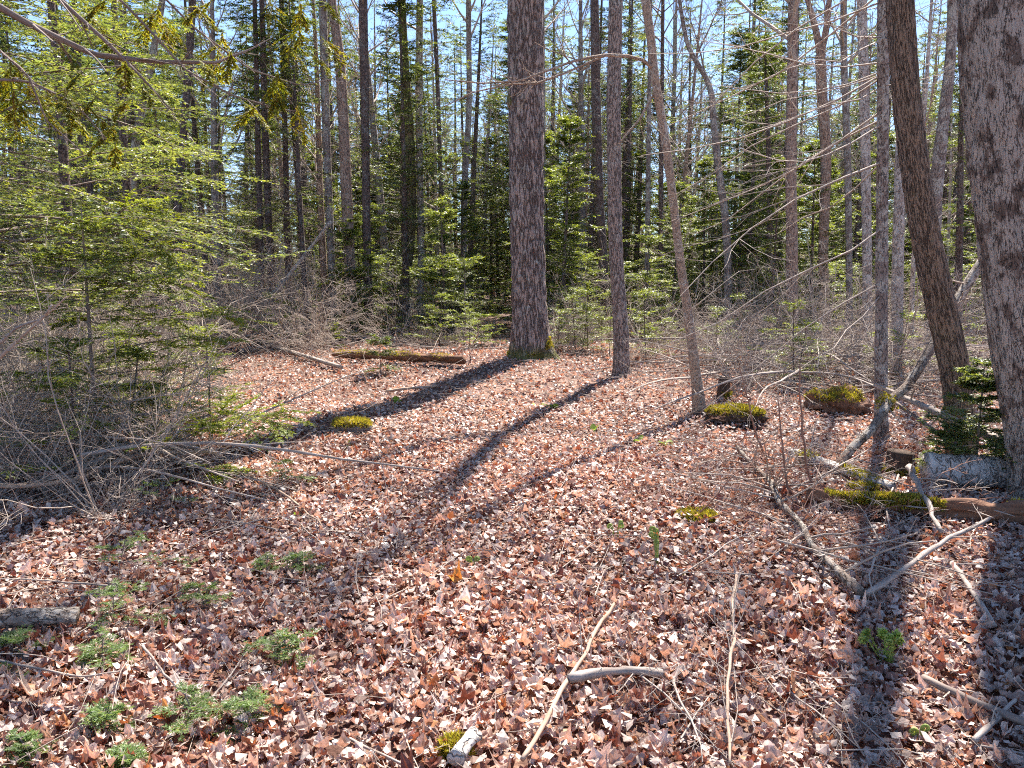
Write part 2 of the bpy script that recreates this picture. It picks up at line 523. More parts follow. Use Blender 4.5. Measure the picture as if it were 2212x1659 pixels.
def soil_mat():
    m, n, out = newmat('forest_soil')
    L = n.links
    geo = N_(n, 'ShaderNodeNewGeometry')
    vo = N_(n, 'ShaderNodeTexVoronoi', Scale=22.0); L.new(geo.outputs['Position'], vo.inputs['Vector'])
    sep = N_(n, 'ShaderNodeSeparateColor'); L.new(vo.outputs['Color'], sep.inputs[0])
    col = ramp(n, sep.outputs[0], [(0.0, (0.07, 0.032, 0.02)), (0.4, (0.15, 0.065, 0.04)), (0.7, (0.24, 0.14, 0.095)), (1.0, (0.36, 0.25, 0.19))])
    nz = N_(n, 'ShaderNodeTexNoise', Scale=1.3, Detail=6.0); L.new(geo.outputs['Position'], nz.inputs['Vector'])
    col2 = ramp(n, nz.outputs['Fac'], [(0.35, (0.5, 0.42, 0.38)), (0.65, (1, 1, 1))])
    mx = N_(n, 'ShaderNodeMix', data_type='RGBA', blend_type='MULTIPLY'); mx.inputs[0].default_value = 1
    L.new(col, mx.inputs[6]); L.new(col2, mx.inputs[7])
    b = N_(n, 'ShaderNodeBsdfPrincipled', Roughness=0.9); L.new(mx.outputs[2], b.inputs['Base Color'])
    n2 = N_(n, 'ShaderNodeTexNoise', Scale=40.0, Detail=5.0); L.new(geo.outputs['Position'], n2.inputs['Vector'])
    bp = N_(n, 'ShaderNodeBump', Distance=0.03, Strength=0.8); L.new(n2.outputs['Fac'], bp.inputs['Height']); L.new(bp.outputs[0], b.inputs['Normal'])
    L.new(b.outputs[0], out.inputs[0])
    return m


M['soil'] = soil_mat()

# ------------------------------------------------------------------ the forest floor
def axis(lo, hi, f0, f1, step):
    a = list(np.arange(f0, f1, step))
    s, x = step, f1
    while x < hi:
        a.append(x); s *= 1.18; x += s
    a.append(hi)
    s, x, b = step, f0, []
    while True:
        s *= 1.18; x -= s
        if x < lo: break
        b.append(x)
    b.append(lo)
    return np.array(b[::-1] + a)


xs, ys = axis(-400, 400, -8, 8, 0.13), axis(-150, 500, 1, 15, 0.13)
X, Y = np.meshgrid(xs, ys)
Z = hgt(X, Y) + 0.02 * (fbm(np.stack([X * 2, Y * 2, X * 0], -1), 3) - 0.5)
V = np.stack([X, Y, Z], -1).reshape(-1, 3)
ny, nx = X.shape
i = (np.arange(ny - 1)[:, None] * nx + np.arange(nx - 1)[None]).ravel()
ground = link('ground', mesh('ground', V, [np.stack([i, i + 1, i + nx + 1, i + nx], 1)], M['soil']))
tag(ground, 'leaf strewn forest floor of the clearing', None, None, 'structure')

# ------------------------------------------------------------------ fallen leaves
def leaf_template(k, fine):
    r = np.random.default_rng(100 + k)
    if fine:
        ang = np.radians([-90, -55, -25, 5, 32, 60, 90, 120, 148, 175, 205, 235])
        rad = np.array([0.42, 0.6, 0.74, 0.56, 0.9, 0.62, 0.98, 0.62, 0.9, 0.56, 0.74, 0.6])
    elif fine is None:
        ang = np.radians([-90, -15, 50, 120, 195])
        rad = np.array([0.5, 0.75, 0.9, 0.85, 0.7])
    else:
        ang = np.radians([-90, -25, 30, 60, 95, 150, 205])
        rad = np.array([0.5, 0.66, 0.8, 0.66, 0.88, 0.76, 0.66])
    if k % 3 == 2:                      # an oval beech-like leaf among the lobed ones
        rad = 0.5 / np.sqrt((np.cos(ang) / 0.55) ** 2 + (np.sin(ang) / 1.0) ** 2) * 1.6
    rad = rad * r.uniform(0.8, 1.2, len(rad))
    x, y = np.cos(ang) * rad * 0.5, np.sin(ang) * rad * 0.5
    mid = np.stack([x, y], 1) * 0.5
    pts = np.concatenate([[[0, 0]], mid, np.stack([x, y], 1)]) if fine else np.concatenate([[[0, 0]], np.stack([x, y], 1)])
    a = r.uniform(0, 6.28)
    u = pts[:, 0] * np.cos(a) + pts[:, 1] * np.sin(a)
    v = -pts[:, 0] * np.sin(a) + pts[:, 1] * np.cos(a)
    z = r.uniform(1.2, 3.6) * u * u + r.uniform(-1.2, 1.6) * v * v + 0.45 * np.abs(pts[:, 0]) * r.uniform(-1, 1)
    z = z + r.normal(0, 0.07, len(z))
    V = np.stack([pts[:, 0], pts[:, 1], z], 1)
    V[:, :2] *= (1 - 0.25 * np.clip(z, 0, 1))[:, None]
    n = len(ang); j = np.arange(n); j2 = (j + 1) % n
    if fine:
        T = np.stack([np.zeros(n, int), 1 + j, 1 + j2], 1)
        Q = np.stack([1 + j, 1 + n + j, 1 + n + j2, 1 + j2], 1)
        T = np.concatenate([T, Q[:, [0, 1, 2]], Q[:, [0, 2, 3]]])
    else:
        T = np.stack([np.zeros(n, int), 1 + j, 1 + j2], 1)
    return V, T


PAL = np.array([[0.64, 0.54, 0.475], [0.57, 0.465, 0.40], [0.5, 0.385, 0.32], [0.41, 0.28, 0.22], [0.30, 0.15, 0.105],
                [0.22, 0.088, 0.06], [0.15, 0.062, 0.045], [0.42, 0.2, 0.085], [0.46, 0.40, 0.37], [0.36, 0.30, 0.27]])
PW = np.array([0.22, 0.19, 0.14, 0.12, 0.11, 0.08, 0.03, 0.025, 0.05, 0.025])


def rotmats(az, tx, ty):
    ca, sa, cx, sx, cy, sy = np.cos(az), np.sin(az), np.cos(tx), np.sin(tx), np.cos(ty), np.sin(ty)
    o, z = np.ones_like(az), np.zeros_like(az)
    Rz = np.stack([np.stack([ca, -sa, z], -1), np.stack([sa, ca, z], -1), np.stack([z, z, o], -1)], -2)
    Rx = np.stack([np.stack([o, z, z], -1), np.stack([z, cx, -sx], -1), np.stack([z, sx, cx], -1)], -2)
    Ry = np.stack([np.stack([cy, z, sy], -1), np.stack([z, o, z], -1), np.stack([-sy, z, cy], -1)], -2)
    return Rx @ Ry @ Rz


def scatter_leaves(mb, px, py, size, fine, lift=0.03, tilt=0.33):
    n = len(px)
    tk = rng.integers(0, 12, n)
    col = PAL[rng.choice(len(PAL), n, p=PW / PW.sum())] * rng.uniform(0.75, 1.2, (n, 1)) * (0.82 + 0.36 * fbm(np.stack([px * 1.7, py * 1.7, px * 0], 1), 2))[:, None]
    pz = hgt(px, py) + rng.uniform(0.005, lift, n)
    Rm = rotmats(rng.uniform(0, 6.28, n), rng.normal(0, tilt, n), rng.normal(0, tilt, n))
    flip = np.where(rng.uniform(0, 1, n) < 0.55, -1.0, 1.0)
    for k in range(12):
        s = np.where(tk == k)[0]
        if not len(s): continue
        V, T = leaf_template(k, fine)
        W = V[None] * size[s][:, None, None]
        W[..., 0] *= rng.uniform(0.42, 1.05, len(s))[:, None]
        W[..., 2] *= flip[s][:, None]
        W = np.einsum('nij,nvj->nvi', Rm[s], W)
        W = W + np.stack([px[s], py[s], pz[s]], 1)[:, None] + np.array([0, 0, 0.012])
        nv = len(V)
        Tn = (T[None] + (np.arange(len(s)) * nv)[:, None, None]).reshape(-1, 3)
        mb.add(W.reshape(-1, 3), T=Tn, col=np.repeat(col[s], nv, 0))


mb = MB()


def field(n, y0, y1, marg):
    y = np.sqrt(rng.uniform(y0 ** 2, y1 ** 2, n))
    x = rng.uniform(-1, 1, n) * (0.68 * y + marg)
    return x, y


# loosely drifted: thinner where brush takes over
for n, y0, y1, sz, fine in ((12500, 1.6, 3.5, (0.028, 0.072), True), (42000, 3.3, 7.0, (0.03, 0.07), False)):
    x, y = field(n, y0, y1, 0.8)
    big_ = rng.uniform(0, 1, n) < (0.16 if fine else 0.08)
    scatter_leaves(mb, x[~big_], y[~big_], rng.uniform(*sz, (~big_).sum()), fine)
    scatter_leaves(mb, x[big_], y[big_], rng.uniform(sz[1], sz[1] * 1.4, big_.sum()), fine, 0.05, 0.22)
for n, y0, y1, sz in ((36000, 7.0, 14.0, (0.045, 0.09)), (15000, 14.0, 24.0, (0.08, 0.15))):
    x, y = field(n, y0, y1, 1.0)
    scatter_leaves(mb, x, y, rng.uniform(*sz, n), None)
# crumbled fragments between the leaves
n = 46000
x, y = field(n, 1.6, 9.0, 0.8)
Rm = rotmats(rng.uniform(0, 6.28, n), rng.normal(0, 0.45, n), rng.normal(0, 0.45, n))
q4 = np.array([[-0.5, -0.3, 0.1], [0.5, -0.4, 0.0], [0.45, 0.4, 0.12], [-0.35, 0.45, 0.0]])[None] * rng.uniform(0.6, 1.3, (n, 4, 1)) * rng.uniform(0.014, 0.042, (n, 1, 1))
W = np.einsum('nij,nvj->nvi', Rm, q4) + np.stack([x, y, hgt(x, y) + rng.uniform(0.015, 0.06, n)], 1)[:, None]
mb.add(W.reshape(-1, 3), Q=np.arange(4 * n).reshape(-1, 4), col=np.repeat(PAL[rng.choice(len(PAL), n, p=PW / PW.sum())] * rng.uniform(0.7, 1.1, (n, 1)), 4, 0))
o = mb.obj('leaf_litter', M['leaf'], None, False)
tag(o, 'drifted layer of dry brown and bleached maple leaves', 'leaf litter', None, 'stuff')

lm = []
for k in range(12):
    for q in range(3):
        V, T = leaf_template(k, True)
        c = PAL[rng.choice(len(PAL), p=PW / PW.sum())]
        if k % 2: V = V * np.array([1, 1, -1])
        lm.append(mesh('fallen_leaf', V, [T], M['leaf'], False, None, np.broadcast_to(c, (len(V), 3))))
for k in range(285):
    y = math.sqrt(rng.uniform(1.95 ** 2, 3.6 ** 2)); x = rng.uniform(-1, 1) * (0.66 * y)
    o = link('fallen_leaf', lm[k % len(lm)], ground, (x, y, float(hgt(x, y)) + 0.045))
    s = rng.uniform(0.065, 0.11)
    o.scale = (s, s, s)
    o.rotation_euler = (rng.normal(0, 0.22), rng.normal(0, 0.22), rng.uniform(0, 6.28))


def single_leaf(u, v, colr, size, label, tilt=0.3, k=1):
    p = G(u, v)
    V, T = leaf_template(k, True)
    me = mesh('curled_leaf', V * size, [T], M['leaf'], False, None, np.broadcast_to(np.array(colr), (len(V), 3)))
    o = link('curled_leaf', me, None, p + [0, 0, 0.05])
    o.rotation_euler = (tilt, 0.2, rng.uniform(0, 6.28))
    tag(o, label, 'leaf')


single_leaf(368, 1572, (0.40, 0.17, 0.05), 0.12, 'orange brown curled leaf standing up beside the foreground fir seedling', 0.9, 2)
single_leaf(85, 1525, (0.62, 0.52, 0.42), 0.16, 'large bleached cream leaf at the lower left corner', 0.2, 0)
single_leaf(982, 1268, (0.55, 0.28, 0.06), 0.12, 'bright yellow orange leaf in the middle of the litter', 0.3, 4)
single_leaf(1089, 982, (0.5, 0.24, 0.1), 0.13, 'upright tan leaf catching light in the long central shadow', 1.1, 6)
single_leaf(1720, 1520, (0.46, 0.3, 0.18), 0.15, 'big crumpled tan leaf clump left of the lower right shadow', 0.7, 5)
single_leaf(1130, 1410, (0.6, 0.48, 0.38), 0.11, 'pale rounded leaf in the open litter, upper of two', 0.2, 3)
single_leaf(1222, 1420, (0.6, 0.5, 0.4), 0.11, 'pale scalloped leaf in the open litter left of the long stick', 0.2, 0)

# small twigs lying in the litter
x, y = field(6500, 1.8, 17, 0.8)
n = len(x)
a = rng.uniform(0, 6.28, n)
p0 = np.stack([x, y, hgt(x, y) + rng.uniform(0.02, 0.07, n)], 1)
P, R = grow(p0, np.stack([np.cos(a), np.sin(a), rng.normal(0, 0.1, n)], 1), rng.uniform(0.12, 0.65, n), rng.uniform(0.0012, 0.0042, n), 4, (0, 0, -0.05), 0.14, 0.4)
o = add_tubes(MB(), P, R, 3).obj('twig_litter', M['twig'])
tag(o, 'thin dry twigs scattered over the leaf litter', 'twigs', None, 'stuff')

# ------------------------------------------------------------------ trunks
def smooth_path(pts, n):
    pts = np.asarray(pts, float)
    d = np.concatenate([[0], np.cumsum(np.linalg.norm(np.diff(pts, axis=0), axis=1))])
    t = np.linspace(0, d[-1], n)
    out = np.stack([np.interp(t, d, pts[:, c]) for c in range(pts.shape[1])], 1)
    k = max(1, n // (len(pts) * 3))
    if k > 1:
        ker = np.ones(2 * k + 1) / (2 * k + 1)
        pad = np.concatenate([np.repeat(out[:1], k, 0), out, np.repeat(out[-1:], k, 0)])
        sm = np.stack([np.convolve(pad[:, c], ker, 'valid') for c in range(out.shape[1])], 1)
        sm[0], sm[-1] = out[0], out[-1]
        out = sm
    return out


def trunk_mb(path, rad, sides, seg, flare=0.0, fl_h=0.35, lobes=5, rough=0.03, bark_amp=0.0, bark_f=30, bark_st=0.2, seed=0, cap=False, zfine=None, rings=0.0):
    """path (k,3) with radii (k,); returns MB"""
    path = np.asarray(path, float)
    L = np.linalg.norm(np.diff(path, axis=0), axis=1).sum()
    n = max(6, int(L / seg))
    q = smooth_path(np.concatenate([path, np.asarray(rad)[:, None]], 1), n)
    if zfine is not None:
        keep_ = (q[:, 2] < zfine) | (np.arange(n) % max(1, int(0.4 / seg)) == 0)
        keep_[-1] = True
        q = q[keep_]; n = len(q)
    P, R = q[:, :3], q[:, 3]
    s = np.concatenate([[0], np.cumsum(np.linalg.norm(np.diff(P, axis=0), axis=1))])
    Vv, Q, co, T = tubes(P[None], R[None], sides, cap)
    K = n * sides
    a = np.tile(np.arange(sides) * 2 * np.pi / sides, n)
    ss = np.repeat(s, sides); rr = np.repeat(R, sides)
    cen = np.repeat(P, sides, 0)
    dirv = (Vv[:K] - cen) / rr[:, None]
    r = np.random.default_rng(seed)
    ph = r.uniform(0, 6.28, 4)
    c3 = np.stack([np.cos(a) * rr, np.sin(a) * rr, ss], 1)
    m = 1 + rough * 2 * (fbm(c3 * np.array([6, 6, 2.2]) + seed * 3.1, 3) - 0.5) + rough * 0.7 * np.sin(2 * a + ph[0] + ss * 0.5)
    if flare > 0:
        e = np.exp(-ss / fl_h)
        m = m + flare * e * (0.55 + 0.45 * np.sin(lobes * a + ph[1]) * np.exp(-ss / (fl_h * 1.3)) + 0.25 * np.sin((lobes - 2) * a + ph[2]))
    if rings > 0:
        m = m + rings * (np.abs(np.sin(ss * 22 + 1.5 * np.sin(ss * 9) + 0.25 * np.sin(a * 2 + ph[3]))) ** 0.5 - 0.7)
    disp = 0
    if bark_amp > 0:
        f = c3 * np.array([bark_f, bark_f, bark_f * bark_st]) + seed
        nn = fbm(f, 2)
        rid = 1 - np.abs(2 * nn - 1) * 2.2
        disp = bark_amp * (np.clip(1 - rid, 0, 1) - 0.6) + bark_amp * 0.5 * (vnoise(f * 2.3) - 0.5)
    Vv = Vv.copy()
    Vv[:K] = cen + dirv * (rr * m + disp)[:, None]
    co = co.copy()
    return MB().add(Vv, T=T, Q=Q, co=co)


def path_px(pts, H, Y=None, lean=0.6):
    """pixels (u, v, width) from the base upward -> 3-D path, radii"""
    b = G(pts[0][0], pts[0][1])
    if Y is not None:
        b = A(pts[0][0], pts[0][1], Y); b[2] = float(hgt(b[0], b[1]))
    Yd = b[1]
    out, rad = [], []
    for k, (u, v, wd) in enumerate(pts):
        p = A(u, v, Yd) if k or Y is None else b.copy()
        out.append(p if k else b - np.array([0, 0, 0.12])); rad.append(wd / F * Yd * 0.5 * 1.02)
    top = out[-1]
    if H > top[2]:
        d = nrm((out[-1] - out[-2]) if len(out) > 1 else np.array([0, 0, 1.0]))
        d = nrm(np.array([d[0] * lean, rng.normal(0, 0.02), max(d[2], 0.3)]))
        tot = (H - top[2]) / d[2]
        for f in (0.35, 0.7, 1.0):
            out.append(top + d * tot * f); rad.append(rad[len(pts) - 1] * (1 - 0.85 * f))
    return np.array(out), np.array(rad), b


def bare_crown(path, rad, hb, nb, L, up=55, seed=0, fine=1.0, bend=0.35, lvl=3, r1=None):
    """leafless crown on a trunk: limbs, branches, twigs"""
    hts = path[:, 2]
    z = rng.uniform(hb, hts[-1] - 0.1, nb)
    z.sort()
    p0 = np.stack([np.interp(z, hts, path[:, c]) for c in range(3)], 1)
    rr = np.interp(z, hts, rad)
    az = np.arange(nb) * 2.4 + rng.uniform(0, 6.28)
    a = np.radians(up) + rng.normal(0, 0.15, nb)
    d = np.stack([np.cos(az) * np.sin(a), np.sin(az) * np.sin(a), np.cos(a)], 1)
    f = (hts[-1] - z) / max(hts[-1] - hb, 0.1)
    Ln = L * (0.35 + 0.75 * f) * rng.uniform(0.7, 1.2, nb)
    mb = MB()
    rb = np.minimum(rr * 0.42, Ln * 0.011 + 0.004)
    P, R = grow(p0, d, Ln, rb, 7, (0, 0, bend), 0.09, 0.2)
    add_tubes(mb, P, R, 5)
    k1 = kids(P, R, int(7 * fine), 0.25, 0.97, 42, 0.5)
    P1, R1 = grow(*k1, 5, (0, 0, bend), 0.1, 0.3); add_tubes(mb, P1, R1, 3)
    k2 = kids(P1, R1, max(2, int(5 * fine)), 0.2, 0.97, 40, 0.55)
    k2 = (k2[0], k2[1], k2[2], np.maximum(k2[3], 0.0022))
    P2, R2 = grow(*k2, 4, (0, 0, bend), 0.12, 0.5); add_tubes(mb, P2, R2, 3)
    if lvl > 3:
        k3 = kids(P2, R2, 3, 0.2, 0.95, 40, 0.6)
        P3, R3 = grow(k3[0], k3[1], k3[2], np.maximum(k3[3], 0.002), 3, (0, 0, bend), 0.12, 0.5); add_tubes(mb, P3, R3, 3)
    return mb


def dead_twigs(mb, path, rad, z0, z1, n, L, droop=-0.5, sub=6, up=80, az=None, rmin=0.004, lvl=2):
    hts = path[:, 2]
    z = rng.uniform(z0, z1, n)
    p0 = np.stack([np.interp(z, hts, path[:, c]) for c in range(3)], 1)
    a_ = rng.uniform(0, 6.28, n) if az is None else rng.normal(az[0], az[1], n)
    a = np.radians(up) + rng.normal(0, 0.2, n)
    d = np.stack([np.cos(a_) * np.sin(a), np.sin(a_) * np.sin(a), np.cos(a)], 1)
    Ln = L * rng.uniform(0.35, 1.15, n)
    P, R = grow(p0, d, Ln, np.maximum(Ln * 0.0045, rmin), 6, (0, 0, droop), 0.12, 0.3)
    add_tubes(mb, P, R, 4)
    k1 = kids(P, R, sub, 0.2, 0.98, 48, 0.45, plane=True, jit=0.5)
    P1, R1 = grow(k1[0], k1[1], k1[2], np.maximum(k1[3], rmin * 0.55), 4, (0, 0, droop * 0.3), 0.12, 0.5); add_tubes(mb, P1, R1, 3)
    if lvl > 1:
        k2 = kids(P1, R1, 3, 0.2, 0.95, 45, 0.55, plane=True, jit=0.6)
        P2, R2 = grow(k2[0], k2[1], k2[2], np.maximum(k2[3], rmin * 0.45), 3, (0, 0, 0), 0.12, 0.6); add_tubes(mb, P2, R2, 3)
    return mb


GREEN = np.array([[0.11, 0.145, 0.048], [0.09, 0.125, 0.048], [0.14, 0.165, 0.045], [0.075, 0.105, 0.05], [0.155, 0.175, 0.052]])
BRIGHT = np.array([[0.22, 0.27, 0.04], [0.18, 0.235, 0.045], [0.26, 0.295, 0.05]])
HEML = np.array([[0.15, 0.19, 0.075], [0.12, 0.16, 0.07], [0.18, 0.21, 0.08], [0.22, 0.24, 0.065]])
CEDAR = np.array([[0.22, 0.24, 0.035], [0.26, 0.25, 0.04], [0.18, 0.21, 0.04], [0.28, 0.24, 0.04]])


def fir(mbF, mbB, path, z0, z1, n, L0, ds, nl, nw, cols, pw=0.8, droop=-0.35, up=78, sub=12, sub2=5, dens=1.0, lvl3=True, az=None, tipf=0.12, rb=0.006):
    """boughs with flat needle sprays between heights z0..z1 of a stem"""
    hts = path[:, 2]
    f = np.sort(rng.uniform(0, 1, n))
    z = z0 + (z1 - z0) * f
    p0 = np.stack([np.interp(z, hts, path[:, c]) for c in range(3)], 1)
    a_ = np.arange(n) * 2.39996 + rng.normal(0, 0.4, n) if az is None else rng.normal(az[0], az[1], n)
    a = np.radians(up - 22 * f) + rng.normal(0, 0.1, n)
    d = np.stack([np.cos(a_) * np.sin(a), np.sin(a_) * np.sin(a), np.cos(a)], 1)
    Ln = L0 * ((1 - f) ** pw * (1 - tipf) + tipf) * rng.uniform(0.6, 1.15, n)
    P, R = grow(p0, d, Ln, np.maximum(Ln * rb, 0.0025), 6, (0, 0, droop), 0.06, 0.25)
    add_tubes(mbB, P, R, 4)
    k1 = kids(P, R, sub, 0.15, 0.97, 50, 0.42, plane=True, jit=0.18, even=True)
    P1, R1 = grow(k1[0], k1[1], np.maximum(k1[2], nl * 2), np.maximum(k1[3], 0.0012), 4, (0, 0, droop * 0.4), 0.07, 0.4)
    add_tubes(mbB, P1, R1, 3)
    needles(mbF, P, ds, nl, nw, cols, t0=0.35)
    needles(mbF, P1, ds, nl, nw, cols)
    if lvl3:
        k2 = kids(P1, R1, sub2, 0.15, 0.95, 45, 0.45, plane=True, jit=0.22, even=True)
        P2, R2 = grow(k2[0], k2[1], np.maximum(k2[2], nl * 1.6), 0.001, 3, (0, 0, droop * 0.2), 0.06, 0.5)
        needles(mbF, P2, ds, nl, nw, cols)
    return mbF, mbB


# ------------------------------------------------------------------ the trees one can tell apart
FINE = {'maple': dict(sides=90, seg=0.035, flare=0.95, fl_h=0.3, lobes=5, rough=0.06, bark_amp=0.03, bark_f=17, bark_st=0.2),
        'lichen': dict(sides=110, seg=0.022, flare=0.25, fl_h=0.3, rough=0.05, bark_amp=0.016, bark_f=20, bark_st=0.16),
        'fissured': dict(sides=80, seg=0.025, flare=0.15, fl_h=0.3, rough=0.05, bark_amp=0.010, bark_f=46, bark_st=0.12),
        'scaly': dict(sides=48, seg=0.04, flare=0.75, fl_h=0.22, rough=0.05, bark_amp=0.008, bark_f=34, bark_st=0.25)}


def add_moss(name, pts, nor, n, size, parent, off, cols=None, noise_f=6, thr=0.42):
    """cushion of short mossy blades over a set of surface points"""
    cols = np.array([[0.44, 0.37, 0.05], [0.34, 0.30, 0.045], [0.53, 0.43, 0.06], [0.24, 0.22, 0.045], [0.26, 0.18, 0.07]]) if cols is None else cols
    m = fbm(pts * noise_f, 2) > thr
    pts, nor = pts[m], nor[m]
    if len(pts) == 0: return None
    idx = rng.integers(0, len(pts), n)
    p = pts[idx] + rng.normal(0, size * 0.5, (n, 3)) * (1 - 0.5 * np.abs(nor[idx]))
    d = nrm(nor[idx] + rng.normal(0, 0.55, (n, 3)) + np.array([0, 0, 0.4]))
    wv = nrm(np.cross(d, rng.normal(0, 1, (n, 3)))) * size * 0.28
    ln = size * rng.uniform(0.6, 1.5, (n, 1))
    V = np.stack([p - wv, p + wv, p + d * ln], 1).reshape(-1, 3)
    c = np.repeat(cols[rng.integers(0, len(cols), n)] * rng.uniform(0.7, 1.3, (n, 1)), 3, 0)
    o = MB().add(V, T=np.arange(3 * n).reshape(-1, 3), col=c).obj(name, M['moss'], parent, False, off)
    o['kind'] = 'stuff'
    return o


def tree(name, label, mat, pts, H, crown=None, Y=None, lean=0.6, seed=0, twmat='twig', moss=False, cat='tree', deadpart=None, group=None, limbs=None):
    path, rad, b = path_px(pts, H, Y, lean)
    t = thing(name, label, cat, b, group)
    kw = dict(FINE.get(mat, dict(sides=20, seg=0.05, flare=0.75, fl_h=0.26, rough=0.08)))
    tm = trunk_mb(path, rad, seed=seed, zfine=2.2 + 0.34 * b[1], **kw)
    tm.obj('trunk', M[mat], t, True, b)
    if crown:
        cp = path.copy()
        bare_crown(cp, rad, **crown).obj('crown', M[twmat], t, True, b)
    if deadpart:
        mbd = MB()
        for dp in deadpart:
            dead_twigs(mbd, path, rad, **dp)
        mbd.obj('dead_branches', M[twmat], t, True, b)['kind'] = 'stuff'
    for dp in (limbs or []):
        for _ in range(dp.pop('n')):
            mbq = dead_twigs(MB(), path, rad, n=1, **dp)
            mbq.obj('dead_branch', M[twmat], t, True, b)
    if moss:
        Vv = tm.V[0]
        s = (Vv[:, 2] < b[2] + 0.06 + 0.4 * fbm(Vv * 5, 2) ** 2) & (Vv[:, 2] > b[2] - 0.03)
        nor = nrm((Vv - np.array([b[0], b[1], 0])) * np.array([1, 1, 0.0]) + np.array([0, 0, 0.15]))
        add_moss('moss', Vv[s], nor[s], 2600, 0.022, t, b, thr=0.52, noise_f=7)
    return t, path, rad, b


big, bigP, bigR, bigB = tree('maple_tree', 'thickest straight trunk in the middle, shaggy grey-brown bark with mossy flared base', 'maple',
    [(1147, 774, 76), (1145, 720, 72), (1141, 600, 70), (1139, 553, 68), (1136, 300, 68), (1135, 0, 70)], 19,
    dict(hb=8.5, nb=22, L=5.0, up=55), seed=1, moss=True)
# wart-like burl on the left of the trunk
bp = A(1102, 222, bigB[1]) + np.array([0.03, 0.0, 0])
u = np.linspace(0, 2 * np.pi, 18, endpoint=False)
Pq = np.array([bp + np.array([0.06, 0, 0.22]), bp + np.array([0.0, -0.03, 0.06]), bp + np.array([-0.01, -0.05, -0.02]), bp + np.array([0.05, 0, -0.12])])
trunk_mb(Pq, [0.05, 0.085, 0.09, 0.03], 18, 0.02, rough=0.15, seed=4).obj('burl', M['maple'], big, True, bigB)
tree('slim_tree', 'slim scaly brown trunk just right of the thickest trunk', 'scaly',
     [(1345, 814, 36), (1341, 700, 33), (1330, 553, 30), (1325, 250, 29), (1330, 0, 27), (1330, -30, 27)], 2, None, seed=2, moss=False)
slim = bpy.data.objects['slim_tree']
b_ = np.array(slim.location)
tp = A(1330, -28, b_[1])
for dx, dy, hh in ((-1.5, -0.3, 6.5), (0.9, 0.9, 7.0), (0.5, -1.2, 5.0)):
    pp = np.array([tp, tp + [dx * 0.22, dy * 0.22, 0.5], tp + [dx * 0.6, dy * 0.6, hh * 0.45], tp + [dx, dy, hh]]); rr = np.array([0.085, 0.075, 0.05, 0.012])
    m_ = trunk_mb(pp, rr, 12, 0.1, rough=0.06)
    m_.obj('limb', M['scaly'], slim, True, b_)
    bare_crown(pp, rr, tp[2] + 1.2, 10, 2.6, up=50, fine=0.8).obj('crown', M['twig'], slim, True, b_)
sap, sapP, sapR, sapB = tree('bent_sapling', 'thin pale tan bent tree, curving stem standing over the leaning mossy slab', 'sapling',
     [(1516, 890, 27), (1508, 850, 22), (1488, 686, 20), (1471, 580, 19), (1454, 433, 18), (1437, 300, 18), (1414, 167, 18), (1405, 70, 19), (1393, 0, 18)], 8.5,
     dict(hb=4.6, nb=12, L=2.0, up=45), seed=3)
# long arching limb of the bent sapling
Yb = sapB[1]
for q, pl, ww in ((1, [(1414, 152), (1390, 130), (1355, 121), (1310, 119), (1275, 124), (1235, 133), (1190, 150), (1120, 175), (1040, 180), (960, 172)], 8),
                  (2, [(1310, 119), (1270, 136), (1220, 158), (1160, 180), (1100, 182), (1020, 200), (960, 230)], 5),
                  (3, [(1420, 190), (1380, 260), (1345, 300), (1325, 340)], 5)):
    pp = np.array([A(a_, b_, Yb - 0.25 * k / 3) for k, (a_, b_) in enumerate(pl)])
    rr = np.linspace(ww, 2, len(pl)) / F * Yb * 0.5
    m_ = trunk_mb(pp, rr, 8, 0.05, rough=0.05)
    q_ = smooth_path(np.concatenate([pp, rr[:, None]], 1), 9)
    k1 = kids(q_[None, :, :3], q_[None, :, 3], 12, 0.3, 0.98, 35, 0.28)
    P1, R1 = grow(k1[0], k1[1], k1[2], np.maximum(k1[3], 0.002), 5, (0, 0, 0.2), 0.1, 0.4); add_tubes(m_, P1, R1, 3)
    k2 = kids(P1, R1, 3, 0.3, 0.95, 35, 0.4)
    P2, R2 = grow(k2[0], k2[1], k2[2], 0.002, 3, (0, 0, 0.1), 0.1, 0.6); add_tubes(m_, P2, R2, 3)
    m_.obj('limb', M['sapling'], sap, True, sapB)

